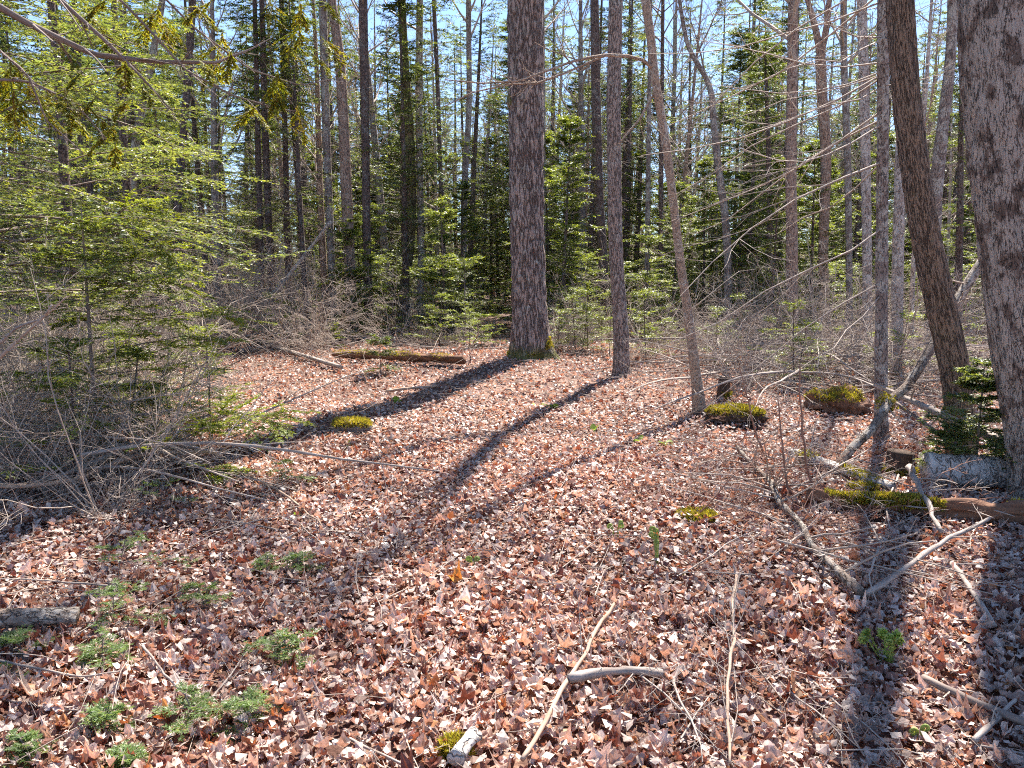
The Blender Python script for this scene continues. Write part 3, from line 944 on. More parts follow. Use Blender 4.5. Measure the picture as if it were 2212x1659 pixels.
tree('brown_tree', 'straight reddish brown trunk left of the forked tree, upright limbs near its top', 'orange',
     [(1712, 742, 24), (1711, 553, 22), (1708, 350, 21), (1711, 180, 21), (1713, 0, 21)], 15, dict(hb=6.0, nb=22, L=3.4, up=42), Y=16.5, seed=5)
ft, fp, fr, fb = tree('forked_tree', 'orange brown tree that forks into two limbs against the blue sky', 'orange',
     [(1786, 716, 22), (1778, 553, 20), (1785, 333, 20), (1775, 200, 20), (1772, 118, 19)], 2, None, seed=6, Y=19)
for pl in ([(1772, 122), (1764, 70), (1750, 20), (1742, -10), (1725, -80), (1722, -200)], [(1772, 122), (1784, 70), (1790, 20), (1793, -40), (1800, -160), (1812, -260)]):
    pp = np.array([A(a_, b_, fb[1]) for a_, b_ in pl]); rr = np.linspace(15, 5, len(pl)) / F * fb[1] * 0.5
    m_ = trunk_mb(pp, rr, 12, 0.06, rough=0.06)
    c_ = bare_crown(pp, rr, 8.2, 13, 2.4, up=45)
    for a_, b_, c2 in zip(c_.V, c_.Q, c_.co): m_.V.append(a_); m_.co.append(c2); m_.col.append(np.ones((len(a_), 3)))
    off_ = np.cumsum([0] + [len(v) for v in c_.V])
    n0 = m_.n
    for q_, o_ in zip(c_.Q, off_): m_.Q.append(q_ + n0)      # builder already offset each block
    m_.Q = [m_.Q[0]] + [c_.Q[k] + n0 for k in range(len(c_.Q))]
    m_.n += c_.n
    m_.obj('limb', M['orange'], ft, True, fb)

tree('grey_tree', 'narrow grey trunk immediately right of the forked orange tree', 'greybark',
     [(1836, 724, 14), (1834, 553, 13), (1831, 333, 13), (1823, 133, 13), (1822, 0, 13)], 13, dict(hb=6, nb=16, L=2.8, up=45), Y=18.5, seed=7)
tree('lichened_tree', 'pale lichen-spotted trunk just left of the slender grey pole tree', 'palebark',
     [(1876, 788, 21), (1873, 553, 20), (1871, 400, 19), (1867, 200, 19), (1861, 0, 18)], 14, dict(hb=5.5, nb=16, L=3, up=45), seed=8)
tree('pole_tree', 'slender grey pole tree with drooping bare side branches behind the leaning mossy log', 'greybark',
     [(1906, 950, 25), (1903, 830, 24), (1905, 553, 23), (1907, 267, 22), (1907, 0, 22)], 9, None, seed=9,
     limbs=[dict(z0=1.3, z1=7.0, n=44, L=2.3, droop=0.15, sub=8, up=112, az=(math.pi, 0.6), rmin=0.003), dict(z0=0.8, z1=6.5, n=12, L=1.0, droop=0.0, up=100, rmin=0.003)])
tree('spotted_tree', 'pale mottled trunk half hidden between the grey pole tree and the dark leaning trunk', 'palebark',
     [(1936, 795, 24), (1939, 586, 22), (1942, 433, 21), (1950, 200, 19), (1962, 0, 18)], 13, dict(hb=6, nb=14, L=2.6, up=45), seed=10)
tree('thin_tree', 'thin pale stem behind the leaning mossy log', 'palebark', [(1966, 790, 12), (1971, 603, 10), (1985, 400, 9), (2000, 200, 8)], 8, dict(hb=3.5, nb=10, L=1.6, up=45), seed=11)
tree('leaning_tree', 'dark furrowed trunk leaning left near the right edge', 'fissured',
     [(2078, 1006, 60), (2073, 853, 58), (2053, 740, 60), (2028, 653, 61), (2009, 553, 60), (1995, 490, 58), (1972, 333, 55), (1953, 167, 53), (1943, 0, 53)], 13,
     dict(hb=6.0, nb=16, L=3.2, up=45), seed=12)
tree('mottled_tree', 'thick pale mottled trunk cut by the right edge of the picture', 'lichen',
     [(2288, 1085, 165), (2272, 953, 152), (2232, 753, 152), (2205, 553, 150), (2186, 333, 150), (2170, 167, 150), (2157, 0, 150)], 14,
     dict(hb=6.0, nb=14, L=3.5, up=50), seed=13)
tree('curved_tree', 'grey trunk curving right at its top, seen between the two big right trunks', 'greybark',
     [(2010, 760, 26), (2018, 500, 24), (2022, 400, 24), (2041, 233, 22), (2055, 120, 20), (2058, 0, 20)], 13, dict(hb=5.5, nb=16, L=2.8, up=45), Y=14, seed=14)
tree('crooked_tree', 'dark crooked trunk forking high up, left of the dark spruce in the right background', 'greybark',
     [(1576, 688, 16), (1572, 553, 15), (1567, 467, 15), (1552, 367, 14), (1540, 250, 13), (1537, 190, 12), (1515, 150, 10), (1486, 105, 9), (1470, 20, 8)], 11, dict(hb=5.2, nb=12, L=2.4, up=42), Y=19, seed=15, twmat='twigdark')
for k, (lab, mt, pts, H, Yv) in enumerate([
    ('grey trunk leaning right behind the green boughs at upper left', 'greybark', [(262, 560, 15), (287, 333, 15), (307, 233, 14), (340, 67, 12), (352, 0, 12)], 11, 14.5),
    ('dark trunk behind the cedar sprays at upper left', 'spruce', [(374, 600, 17), (380, 500, 17), (403, 200, 15), (417, 0, 14)], 13, 18),
    ('grey trunk at the left end of the row of three close trunks', 'greybark', [(723, 706, 17), (713, 500, 16), (703, 233, 16), (697, 0, 15)], 14, 20),
    ('reddish brown middle trunk of the three close trunks', 'orange', [(762, 708, 24), (752, 500, 22), (745, 330, 21), (735, 130, 20), (716, 0, 18)], 15, 20),
    ('darkest right trunk of the three close trunks', 'spruce', [(797, 704, 19), (793, 553, 18), (788, 200, 17), (784, 0, 17)], 15, 20),
    ('dark S-curved trunk with greenish upper stem, left of the pale birch-like trunk', 'mossy', [(862, 690, 20), (871, 620, 20), (885, 553, 19), (890, 433, 19), (886, 300, 18), (876, 167, 17), (867, 0, 17)], 15, 21.5),
    ('pale grey spotted trunk left of the green fir thicket', 'palebark', [(905, 692, 15), (910, 560, 15), (909, 500, 14), (905, 267, 14), (907, 0, 13)], 14, 21.5),
    ('greyish trunk rising out of the green firs left of the thickest trunk', 'greybark', [(1000, 690, 13), (1003, 400, 13), (1014, 233, 12), (1012, 0, 11)], 13, 22),
    ('dark brown trunk between the thickest trunk and the slim scaly trunk', 'spruce', [(1307, 702, 21), (1303, 553, 20), (1293, 433, 19), (1287, 200, 18), (1284, 0, 17)], 15, 20),
    ('thin trunk rising close behind the right edge of the thickest trunk', 'greybark', [(1174, 700, 12), (1172, 300, 12), (1170, 0, 11)], 12, 21),
    ('straight thin dark trunk just left of the bent tan tree', 'greybark', [(1397, 690, 11), (1400, 400, 10), (1402, 233, 9), (1404, 100, 8)], 11, 21),
    ('thin blackish trunk closely behind the bent tan tree', 'spruce', [(1427, 690, 10), (1429, 333, 9), (1432, 0, 7)], 11, 21.5),
]):
    conif = mt in ('spruce',)
    tree('forest_tree', lab, mt, pts, H, dict(hb=7.5, nb=14, L=2.6, up=45, fine=0.75), Yv, seed=30 + k, twmat='twigdark' if conif else 'twig',
         deadpart=[dict(z0=1.2, z1=8, n=26 if conif else 8, L=1.3 if conif else 0.8, droop=-0.4, sub=5, rmin=0.006)])

# ------------------------------------------------------------------ background woods: prototypes, then copies
def proto_spruce(H, z0, n, L0, r, nd, seed):
    path = np.array([[0, 0, -0.1], [0.02, 0.01, H * 0.4], [-0.03, 0.02, H * 0.7], [0, 0, H]]); rad = np.array([r, r * 0.8, r * 0.45, 0.01])
    t = thing('spruce_tree', 'x', 'tree', (0, 0, 0))
    trunk_mb(path, rad, 9, 0.25, 0.2, 0.15, rough=0.05, seed=seed).obj('trunk', M['spruce'], t)
    mbF, mbB = MB(), MB()
    if nd: dead_twigs(mbB, path, rad, 0.8, z0 + 1.5, nd, 1.25, -0.35, 6, 85, None, 0.006)
    fir(mbF, mbB, path, z0, H * 0.99, n, L0, 0.038, 0.06, 0.022, GREEN, droop=-0.5, sub=10, sub2=4)
    mbB.obj('branches', M['twigdark'], t)['kind'] = 'stuff'
    mbF.obj('crown', M['needle'], t, False)
    return t


def proto_fir(H, n, L0, seed, cols, ds=0.03, nl=0.055, nw=0.02, sub=12, sub2=5):
    path = np.array([[0, 0, -0.1], [0.01, 0.01, H * 0.5], [0, 0, H]]); r = H * 0.011
    rad = np.array([r, r * 0.6, 0.006])
    t = thing('fir_tree', 'x', 'tree', (0, 0, 0))
    trunk_mb(path, rad, 8, 0.2, 0, rough=0.05, seed=seed).obj('trunk', M['spruce'], t)
    mbF, mbB = MB(), MB()
    fir(mbF, mbB, path, H * 0.06, H * 0.99, n, L0, ds, nl, nw, cols, droop=-0.25, sub=sub, sub2=sub2)
    mbB.obj('branches', M['twigdark'], t)['kind'] = 'stuff'
    mbF.obj('crown', M['needle'], t, False)
    return t


def proto_bare(H, hb, nb, L, r, seed, mat, lean=0.3):
    path = np.array([[0, 0, -0.1], [0.05, 0.0, H * 0.3], [lean * 0.5, 0.05, H * 0.6], [lean, 0, H]]); rad = np.array([r, r * 0.85, r * 0.6, 0.012])
    t = thing('bare_tree', 'x', 'tree', (0, 0, 0))
    trunk_mb(path, rad, 10, 0.25, 0.2, 0.15, rough=0.06, seed=seed).obj('trunk', M[mat], t)
    mb_ = bare_crown(path, rad, hb, nb, L, up=45)
    dead_twigs(mb_, path, rad, 1.0, hb + 2, 30, 1.2, 0.1, 6, 95, None, 0.004)
    mb_.obj('crown', M['twig'], t)
    return t


SPR = [proto_spruce(12, 5.5, 54, 1.7, 0.10, 60, 1), proto_spruce(10, 3.5, 56, 1.5, 0.085, 44, 2), proto_spruce(13, 7.0, 48, 1.8, 0.11, 80, 3)]
FIR = [proto_fir(5.0, 80, 1.45, 4, np.concatenate([GREEN, BRIGHT]), 0.045), proto_fir(3.2, 44, 1.2, 5, np.concatenate([HEML, BRIGHT]), 0.042), proto_fir(8.0, 110, 1.8, 6, GREEN, 0.05)]
BAR = [proto_bare(13, 4.0, 26, 3.0, 0.12, 8, 'greybark'), proto_bare(11, 3.0, 24, 2.6, 0.09, 9, 'orange', -0.4), proto_bare(9, 2.2, 22, 2.2, 0.06, 10, 'palebark', 0.5)]
PH = {SPR[0].name: 12, SPR[1].name: 10, SPR[2].name: 13}
# spruces one can tell apart: dark straight poles, dead twigs low, needles above
for k, (lab, pts, H, Yv) in enumerate([
    ('left stem of the paired dark spruces at left centre', [(562, 560, 11), (560, 400, 11), (555, 200, 10), (550, 0, 9)], 13, 20),
    ('right, slightly thicker stem of the paired dark spruces at left centre', [(583, 560, 14), (577, 400, 13), (572, 267, 13), (566, 0, 11)], 14, 20),
    ('dark spruce pole right of the paired spruces', [(621, 600, 13), (618, 400, 12), (614, 200, 11), (608, 0, 10)], 13, 20.5),
    ('dark spruce pole leaning left between the paired spruces and the three close trunks', [(662, 640, 12), (648, 450, 12), (633, 233, 11), (612, 60, 10)], 12, 20.5),
    ('thin dark spruce right of the pale grey spotted trunk', [(960, 690, 11), (957, 500, 10), (950, 333, 9), (946, 200, 9), (937, 0, 8)], 12, 21),
    ('dark pointed spruce against the sky left of the reddish brown trunk', [(1666, 690, 14), (1662, 400, 12), (1657, 230, 9), (1654, 150, 6)], 7.2, 20),
    ('dark spruce stem between the leaning trunk and the right edge trunk', [(2070, 720, 16), (2074, 450, 13), (2076, 250, 9), (2078, 130, 6)], 6.5, 17),
]):
    path, rad, b = path_px(pts, H, Yv)
    t = thing('spruce_tree', lab, 'tree', b)
    trunk_mb(path, rad, 14, 0.08, 0.2, 0.15, rough=0.05, seed=60 + k).obj('trunk', M['spruce'], t, True, b)
    mbF, mbB = MB(), MB()
    low = H < 8
    dead_twigs(mbB, path, rad, 1.0, 3.0 if low else 7.5, 20 if low else 44, 1.3, -0.35, 6, 85, None, 0.005)
    mbB.obj('branches', M['twigdark'], t, True, b)['kind'] = 'stuff'
    src = SPR[1 if low else k % 3]
    for ch in src.children:
        if ch.name.startswith('crown'):
            c = link('crown', ch.data, t); c.scale = (1, 1, H / PH[src.name]); c.rotation_euler = (0, 0, k * 1.3)
            tp = path[-1] - b; c.location = (tp[0] * 0.8, 0, 0)

used = set()


def place(proto, loc, rz, sc, label, group=None, tilt=(0, 0)):
    if proto.name not in used:
        used.add(proto.name)
        proto.location = tuple(float(c) for c in loc); proto.rotation_euler = (tilt[0], tilt[1], rz)
        proto.scale = (sc, sc, sc) if np.isscalar(sc) else sc
        proto['label'] = label
        if group: proto['group'] = group
        return proto
    return copy_tree(proto, loc, rz, sc, label, group, tilt)


SECT = [(-9999, 420, 'behind the green boughs at far left'), (420, 690, 'around the paired dark spruces'), (690, 830, 'behind the three close trunks'),
        (830, 1000, 'behind the S-curved trunk'), (1000, 1105, 'just left of the thickest trunk'), (1105, 1320, 'between the thickest trunk and the slim scaly trunk'),
        (1320, 1480, 'between the slim scaly trunk and the bent tan tree'), (1480, 1700, 'between the bent tan tree and the reddish brown trunk'),
        (1700, 1900, 'around the forked orange tree'), (1900, 9999, 'behind the big right-hand trunks')]


def sector(p):
    u = CX + F * p[0] / (p[1] * math.cos(TH) + 1e-6)
    for a_, b_, s_ in SECT:
        if a_ <= u < b_: return s_


taken = []


def free(x, y, r):
    for (a_, b_, c_) in taken:
        if (a_ - x) ** 2 + (b_ - y) ** 2 < (r + c_) ** 2: return False
    taken.append((x, y, r))
    return True


def wood(kind, protos, n, y0, y1, r, s0, s1, desc, plural, side=None, keep=None):
    k, tries = 0, 0
    while k < n and tries < n * 40:
        tries += 1
        y = math.sqrt(rng.uniform(y0 ** 2, y1 ** 2)); x = rng.uniform(-1, 1) * (0.70 * y + 1.5)
        if keep and not keep(x, y): continue
        if not free(x, y, r): continue
        pr = protos[int(rng.integers(0, len(protos)))]
        p = (x, y, float(hgt(x, y)))
        s = sector(p)
        place(pr, p, rng.uniform(0, 6.28), rng.uniform(s0, s1), f'{desc} {s}', f'{plural} {s}', (rng.normal(0, 0.03), rng.normal(0, 0.03)))
        k += 1


wood('fir', FIR[:1] + FIR[2:3], 46, 21, 35, 0.7, 0.8, 1.2, 'green background fir', 'green background firs')
wood('fir', FIR[:2], 40, 18, 24, 0.6, 0.6, 1.1, 'low edge fir', 'low edge firs', keep=lambda x, y: x / y > -0.25)
wood('spruce', SPR, 80, 21, 38, 0.5, 0.8, 1.15, 'dark background spruce', 'dark background spruces')
wood('bare', BAR, 115, 19, 44, 0.5, 0.8, 1.15, 'leafless background tree', 'leafless background trees', keep=lambda x, y: x / y > -0.35 or rng.uniform() < 0.4)
wood('spruce', SPR[1:2], 14, 19, 24, 0.5, 0.6, 0.85, 'thin dead-twigged spruce', 'thin dead-twigged spruces', keep=lambda x, y: x / y < -0.15)

LOW = proto_fir(0.9, 13, 0.55, 12, np.concatenate([BRIGHT, HEML]), 0.022, 0.03, 0.010, 8, 4)
LOW.name = 'fir_seedling'; LOW['category'] = 'seedling'
for n_, ub, vb, lab_ in ((26, (1370, 1700), (690, 790), 'knee-high fir in the brush behind the stump and slab'), (12, (1190, 1340), (710, 770), 'knee-high fir right of the mossy trunk base'),
                         (16, (820, 1090), (700, 760), 'knee-high fir left of the thickest trunk'), (12, (520, 720), (700, 760), 'knee-high fir by the leaning snag'),
                         (12, (1700, 2120), (730, 860), 'knee-high fir in the slash heap'), (22, (0, 500), (730, 1060), 'knee-high fir in the left brush')):
    for _ in range(n_):
        p = G(rng.uniform(*ub), rng.uniform(*vb))
        place(LOW, p, rng.uniform(0, 6.28), rng.uniform(0.5, 1.3), lab_, lab_.replace('fir', 'firs'), (rng.normal(0, 0.08), rng.normal(0, 0.08)))

# the woods beyond, where trees can no longer be told apart
nF = 820
yy = np.sqrt(rng.uniform(32 ** 2, 85 ** 2, nF)); xx = rng.uniform(-1, 1, nF) * (0.8 * yy + 6)
me = bpy.data.meshes.new('distant_woods')
me.from_pydata([(float(x), float(y), float(hgt(x, y))) for x, y in zip(xx, yy)], [], [])
for nm_, vals in (('pick', rng.integers(0, 4, nF).astype(float)), ('size', rng.uniform(0.85, 1.5, nF)), ('turn', rng.uniform(0, 6.28, nF))):
    at_ = me.attributes.new(nm_, 'FLOAT', 'POINT'); at_.data.foreach_set('value', vals.astype(np.float32))
dw = link('distant_woods', me)
tag(dw, 'distant conifer woods closing the view behind the background trees', 'woods', None, 'stuff')
ng = bpy.data.node_groups.new('distant_woods', 'GeometryNodeTree')
ng.interface.new_socket('Geometry', in_out='INPUT', socket_type='NodeSocketGeometry')
ng.interface.new_socket('Geometry', in_out='OUTPUT', socket_type='NodeSocketGeometry')
gi, go = ng.nodes.new('NodeGroupInput'), ng.nodes.new('NodeGroupOutput')
jn = ng.nodes.new('GeometryNodeJoinGeometry')


def attr_(nm_):
    x = ng.nodes.new('GeometryNodeInputNamedAttribute'); x.data_type = 'FLOAT'; x.inputs['Name'].default_value = nm_
    return x.outputs['Attribute']


for k_, pr in enumerate((SPR[0], FIR[1], FIR[2], FIR[0])):
    sep = ng.nodes.new('GeometryNodeSeparateGeometry'); sep.domain = 'POINT'
    cmp_ = ng.nodes.new('FunctionNodeCompare'); cmp_.data_type = 'FLOAT'; cmp_.operation = 'EQUAL'
    ng.links.new(attr_('pick'), cmp_.inputs['A']); cmp_.inputs['B'].default_value = float(k_); cmp_.inputs['Epsilon'].default_value = 0.1
    ng.links.new(gi.outputs[0], sep.inputs['Geometry']); ng.links.new(cmp_.outputs[0], sep.inputs['Selection'])
    both = ng.nodes.new('GeometryNodeJoinGeometry')
    for ch in pr.children:
        if ch.name.startswith(('crown', 'trunk')):
            oi = ng.nodes.new('GeometryNodeObjectInfo'); oi.transform_space = 'ORIGINAL'; oi.inputs['Object'].default_value = ch
            ng.links.new(oi.outputs['Geometry'], both.inputs[0])
    iop = ng.nodes.new('GeometryNodeInstanceOnPoints')
    cx_ = ng.nodes.new('ShaderNodeCombineXYZ'); ng.links.new(attr_('turn'), cx_.inputs['Z'])
    ng.links.new(sep.outputs[0], iop.inputs['Points']); ng.links.new(both.outputs[0], iop.inputs['Instance'])
    ng.links.new(cx_.outputs[0], iop.inputs['Rotation']); ng.links.new(attr_('size'), iop.inputs['Scale'])
    ng.links.new(iop.outputs[0], jn.inputs[0])
ng.links.new(jn.outputs[0], go.inputs[0])
md = dw.modifiers.new('woods', 'NODES'); md.node_group = ng

# ------------------------------------------------------------------ small firs one can tell apart, at the edge of the clearing
def near_fir(name, label, u, v, hpx, cols, n, Lf=0.42, ds=0.008, nl=0.022, nw=0.0035, seed=0, Y=None, z0=0.1, lean=0.0, droop=-0.25, sub=11, sub2=5, cat='tree', stem=None, up=78):
    b = G(u, v) if Y is None else A(u, v, Y)
    b[2] = float(hgt(b[0], b[1]))
    H = hpx / F * b[1]
    path = np.array([b + [0, 0, -0.05], b + [lean * H * 0.4, 0, H * 0.5], b + [lean * H, 0, H]])
    r = stem if stem else max(0.004, H * 0.011)
    rad = np.array([r, r * 0.7, 0.003])
    t = thing(name, label, cat, b)
    trunk_mb(path, rad, 8, 0.05, 0, rough=0.06, seed=seed).obj('trunk' if cat == 'tree' else 'stem', M['twigdark'], t, True, b)
    mbF, mbB = MB(), MB()
    fir(mbF, mbB, path, b[2] + H * z0, b[2] + H * 0.98, n, H * Lf, ds, nl, nw, cols, droop=droop, sub=sub, sub2=sub2, up=up)
    mbB.obj('branches', M['twigdark'], t, True, b)['kind'] = 'stuff'
    mbF.obj('crown' if cat == 'tree' else 'needles', M['needle'], t, False, b)
    return t


for k, (lab, u, v, h, n, cols) in enumerate([
    ('small dark fir growing behind the reddish rotten log', 822, 808, 90, 26, GREEN),
    ('little bright green fir just left of the thickest trunk', 1040, 745, 75, 24, BRIGHT),
    ('bright young fir with spreading boughs right of the thickest trunk', 1262, 730, 190, 34, BRIGHT),
    ('young fir in front of the dark brown trunk', 1225, 742, 110, 28, GREEN),
    ('low pale green fir left of the bent tan tree', 1405, 760, 60, 24, BRIGHT),
    ('low green fir right of the bent tan tree', 1540, 752, 70, 26, np.concatenate([GREEN, BRIGHT])),
    ('small fir half hidden behind the left end of the rotten log', 720, 752, 55, 22, BRIGHT),
    ('dark green hemlock sapling left of the thickest trunk with drooping sprays', 1005, 740, 190, 36, GREEN),
]):
    near_fir('young_fir', lab, u, v, h, cols, int(n * 0.7), 0.62, 0.02, 0.03, 0.010, 80 + k, sub2=4)

# the fir sapling on the left, with its outstretched sprays
near_fir('fir_sapling', 'dark stemmed fir sapling at left with outstretched yellow green sprays', 214, 1000, 560, np.concatenate([BRIGHT, GREEN]), 34, 0.52, 0.010, 0.024, 0.0075, 90, None, 0.22, 0.01, -0.3, 12, 6, stem=0.022)
near_fir('thin_fir', 'thinner dark fir stem standing left of the larger fir sapling', 163, 890, 420, np.concatenate([GREEN, HEML]), 26, 0.45, 0.012, 0.024, 0.008, 91, None, 0.3, 0.0, -0.3, 11, 5, stem=0.022)
near_fir('hemlock_sapling', 'grey green hemlock sapling growing in front of the leaning dark trunk', 2108, 1000, 290, HEML, 46, 0.52, 0.014, 0.028, 0.011, 92, 5.75, 0.18, 0.0, -0.4, 12, 6)

SAPL = bpy.data.objects['fir_sapling']
# low sprays that reach in from the left
def bough(name, label, pts, Y0, Y1, r0, cols, mat='needle', sub=9, sub2=5, ds=0.008, nl=0.022, nw=0.004, lf=0.35, droop=-0.25, woodm='twigdark'):
    pp = np.array([A(u, v, Y0 + (Y1 - Y0) * k / (len(pts) - 1)) for k, (u, v) in enumerate(pts)])
    rr = np.linspace(r0, 0.002, len(pts))
    m_ = trunk_mb(pp, rr, 7, 0.05, rough=0.06)
    q = smooth_path(np.concatenate([pp, rr[:, None]], 1), 9)
    P, R = q[None, :, :3], q[None, :, 3]
    mbF = MB()
    k1 = kids(P, R, sub * 2, 0.2, 0.99, 50, lf, plane=True, even=True, jit=0.25)
    P1, R1 = grow(k1[0], k1[1], k1[2], np.maximum(k1[3], 0.0015), 5, (0, 0, droop), 0.07, 0.4); add_tubes(m_, P1, R1, 3)
    k2 = kids(P1, R1, sub2 * 2, 0.15, 0.97, 48, 0.4, plane=True, even=True, jit=0.2)
    P2, R2 = grow(k2[0], k2[1], k2[2], 0.0012, 4, (0, 0, droop * 0.5), 0.06, 0.5); add_tubes(m_, P2, R2, 3)
    needles(mbF, P2, ds, nl, nw, cols); needles(mbF, P1, ds, nl, nw, cols, t0=0.4); needles(mbF, P, ds, nl, nw, cols, t0=0.6)
    return m_, mbF, pp


for pts_, Y_ in [([(217, 600), (270, 560), (340, 520), (400, 590)], 6.3), ([(217, 640), (300, 600), (370, 610), (425, 640)], 6.2), ([(217, 690), (320, 690), (430, 670), (530, 690)], 6.3),
                 ([(217, 760), (320, 740), (400, 725), (480, 735)], 6.1), ([(217, 500), (270, 450), (330, 430), (375, 460)], 6.4), ([(217, 700), (180, 690), (120, 700)], 6.2), ([(217, 560), (150, 540), (70, 560)], 6.2)]:
    m_, f_, pp = bough('', '', pts_, 6.4, Y_, 0.007, BRIGHT, lf=0.5, sub=8, sub2=6, ds=0.010, nl=0.028, nw=0.0095)
    o_ = np.array(SAPL.location)
    k_ = m_.obj('bough', M['twigdark'], SAPL, True, o_)
    f_.obj('needles', M['cedar'], k_, False, o_)

# the hemlock whose trunk stands outside the left edge
hb = np.array([-4.6, 6.2, float(hgt(-4.6, 6.2))])
hem = thing('hemlock_tree', 'hemlock reaching in from the left edge with layered light green boughs', 'tree', hb)
hp = np.array([hb + [0, 0, -0.1], hb + [0.05, 0, 3], hb + [0, 0, 9]])
trunk_mb(hp, [0.1, 0.08, 0.02], 14, 0.06, 0.2, seed=70).obj('trunk', M['spruce'], hem, True, hb)
mbF, mbB = MB(), MB()
fir(mbF, mbB, hp, 1.2, 4.6, 28, 2.6, 0.020, 0.034, 0.012, HEML, pw=0.15, droop=-0.4, sub=15, sub2=6, az=(-0.1, 0.8), up=80)
fir(mbF, mbB, hp, 4.6, 8.8, 20, 1.9, 0.05, 0.07, 0.03, HEML, pw=0.8, droop=-0.5, sub=9, sub2=3)
mbB.obj('branches', M['twigdark'], hem, True, hb)['kind'] = 'stuff'; mbF.obj('crown', M['needle'], hem, False, hb)

# more hemlocks deeper on the left
for k, (lab, x, y, H) in enumerate([('hemlock with thin layered sprays behind the fir sapling on the left', -5.4, 9.5, 7.5),
                                   ('hemlock beyond the brush at left with sparse pale sprays', -6.3, 13.0, 9.0),
                                   ('hemlock with drooping sprays standing behind the grey leaning trunk at upper left', -8.2, 15.5, 10.0)]):
    b = np.array([x, y, float(hgt(x, y))])
    if k:
        copy_tree(hem1, b, 2.1 * k, H / 7.5, lab)
        continue
    hem1 = t = thing('hemlock_tree', lab, 'tree', b)
    hp = np.array([b + [0, 0, -0.1], b + [0.08, 0, H * 0.5], b + [0, 0, H]])
    trunk_mb(hp, [0.07, 0.05, 0.012], 12, 0.08, 0.2, seed=75 + k).obj('trunk', M['spruce'], t, True, b)
    mbF, mbB = MB(), MB()
    fir(mbF, mbB, hp, 0.9, H * 0.97, 64, 2.1, 0.034, 0.045, 0.019, HEML, pw=0.6, droop=-0.45, sub=12, sub2=5)
    dead_twigs(mbB, hp, None, 0.5, 3.0, 20, 1.5, -0.4, 7, 80)
    mbB.obj('branches', M['twigdark'], t, True, b)['kind'] = 'stuff'; mbF.obj('crown', M['needle'], t, False, b)

# the white cedar overhead at upper left
cb = np.array([-3.75, 4.3, float(hgt(-3.75, 4.3))])
ced = thing('cedar_tree', 'white cedar leaning in at upper left, long bare limbs with hanging yellow green fans', 'tree', cb)
cp = np.array([cb + [0, 0, -0.1], cb + [0.05, 0, 2.5], cb + [0.1, 0, 7]])
trunk_mb(cp, [0.12, 0.1, 0.03], 16, 0.05, 0.25, seed=71).obj('trunk', M['fissured'], ced, True, cb)
for pts, Y0, Y1, r0 in [
    ([(-60, -20), (60, 50), (200, 117), (333, 133), (467, 135), (545, 105), (590, 80)], 4.3, 5.0, 0.021),
    ([(60, -60), (130, 0), (230, 90), (300, 160), (350, 215), (375, 245)], 4.3, 4.6, 0.014),
    ([(200, -60), (300, 40), (400, 150), (500, 205), (600, 235), (640, 240)], 4.4, 5.0, 0.008),
    ([(300, -60), (420, 60), (540, 150), (650, 185), (720, 170)], 4.6, 5.2, 0.007),
    ([(-40, 170), (60, 175), (160, 220), (230, 300)], 4.2, 4.4, 0.009),
    ([(-60, 60), (60, 160), (100, 260), (180, 330)], 4.1, 4.3, 0.008),
]:
    m_, f_, pp = bough('limb', '', pts, Y0, Y1, r0, CEDAR, lf=0.22, sub=6, sub2=4)
    k_ = m_.obj('limb', M['twigdark'], ced, True, cb)
# hanging fans of scale leaves
mbF, mbB = MB(), MB()
for (u, v, s) in [(690, 95, .2), (480, 90, .2), (500, 130, .13), (600, 170, .22), (625, 195, .2), (640, 245, .18), (560, 245, .16), (520, 235, .16), (470, 165, .12), (410, 130, .14), (430, 150, .13),
                  (350, 30, .2), (330, 60, .18), (340, 40, .16), (230, 20, .14), (200, 60, .16), (270, 150, .14), (180, 175, .14), (210, 230, .2), (250, 290, .18), (290, 230, .13), (250, 330, .12), (310, 200, .12),
                  (60, 150, .25), (20, 140, .3), (40, 170, .28), (90, 210, .22), (140, 210, .18), (30, 215, .25), (110, 230, .2), (180, 240, .2), (460, 20, .16), (420, 30, .14), (640, 80, .2), (660, 125, .15), (610, 110, .15), (240, 100, .14), (130, 120, .14), (650, 25, .2), (580, 20, .18), (695, 20, .14)]:
    Yc = rng.uniform(4.2, 5.2)
    p = A(u, v - 20, Yc)
    a_ = rng.uniform(0, 6.28); 
    d = np.array([[0.9 * np.cos(a_), 0.5 * np.sin(a_), -0.55]])
    P, R = grow(p[None], d, s * Yc / 4.0 * 1.1, 0.0018, 6, (0, 0, -0.5), 0.05, 0.4)
    up_ = nrm(rng.normal(0, 1, 3) * np.array([1, 1, 0.4]))
    allP = []
    add_tubes(mbB, P, R, 3)
    k1 = kids(P, R, 11, 0.1, 0.95, 38, 0.5, plane=True, even=True, jit=0.08)
    P1, R1 = grow(k1[0], k1[1], k1[2], 0.0012, 5, (0, 0, -0.15), 0.05, 0.5)
    k2 = kids(P1, R1, 7, 0.15, 0.95, 35, 0.5, plane=True, even=True, jit=0.06)
    P2, R2 = grow(k2[0], k2[1], k2[2], 0.001, 4, (0, 0, -0.1), 0.05, 0.6)
    for q in (P, P1, P2):
        needles(mbF, q, 0.006, 0.015, 0.0085, CEDAR, tilt=0.08, ang=32)
mbF.obj('foliage', M['cedar'], ced, False, cb)
mbB.obj('sprigs', M['twigdark'], ced, True, cb)['kind'] = 'stuff'

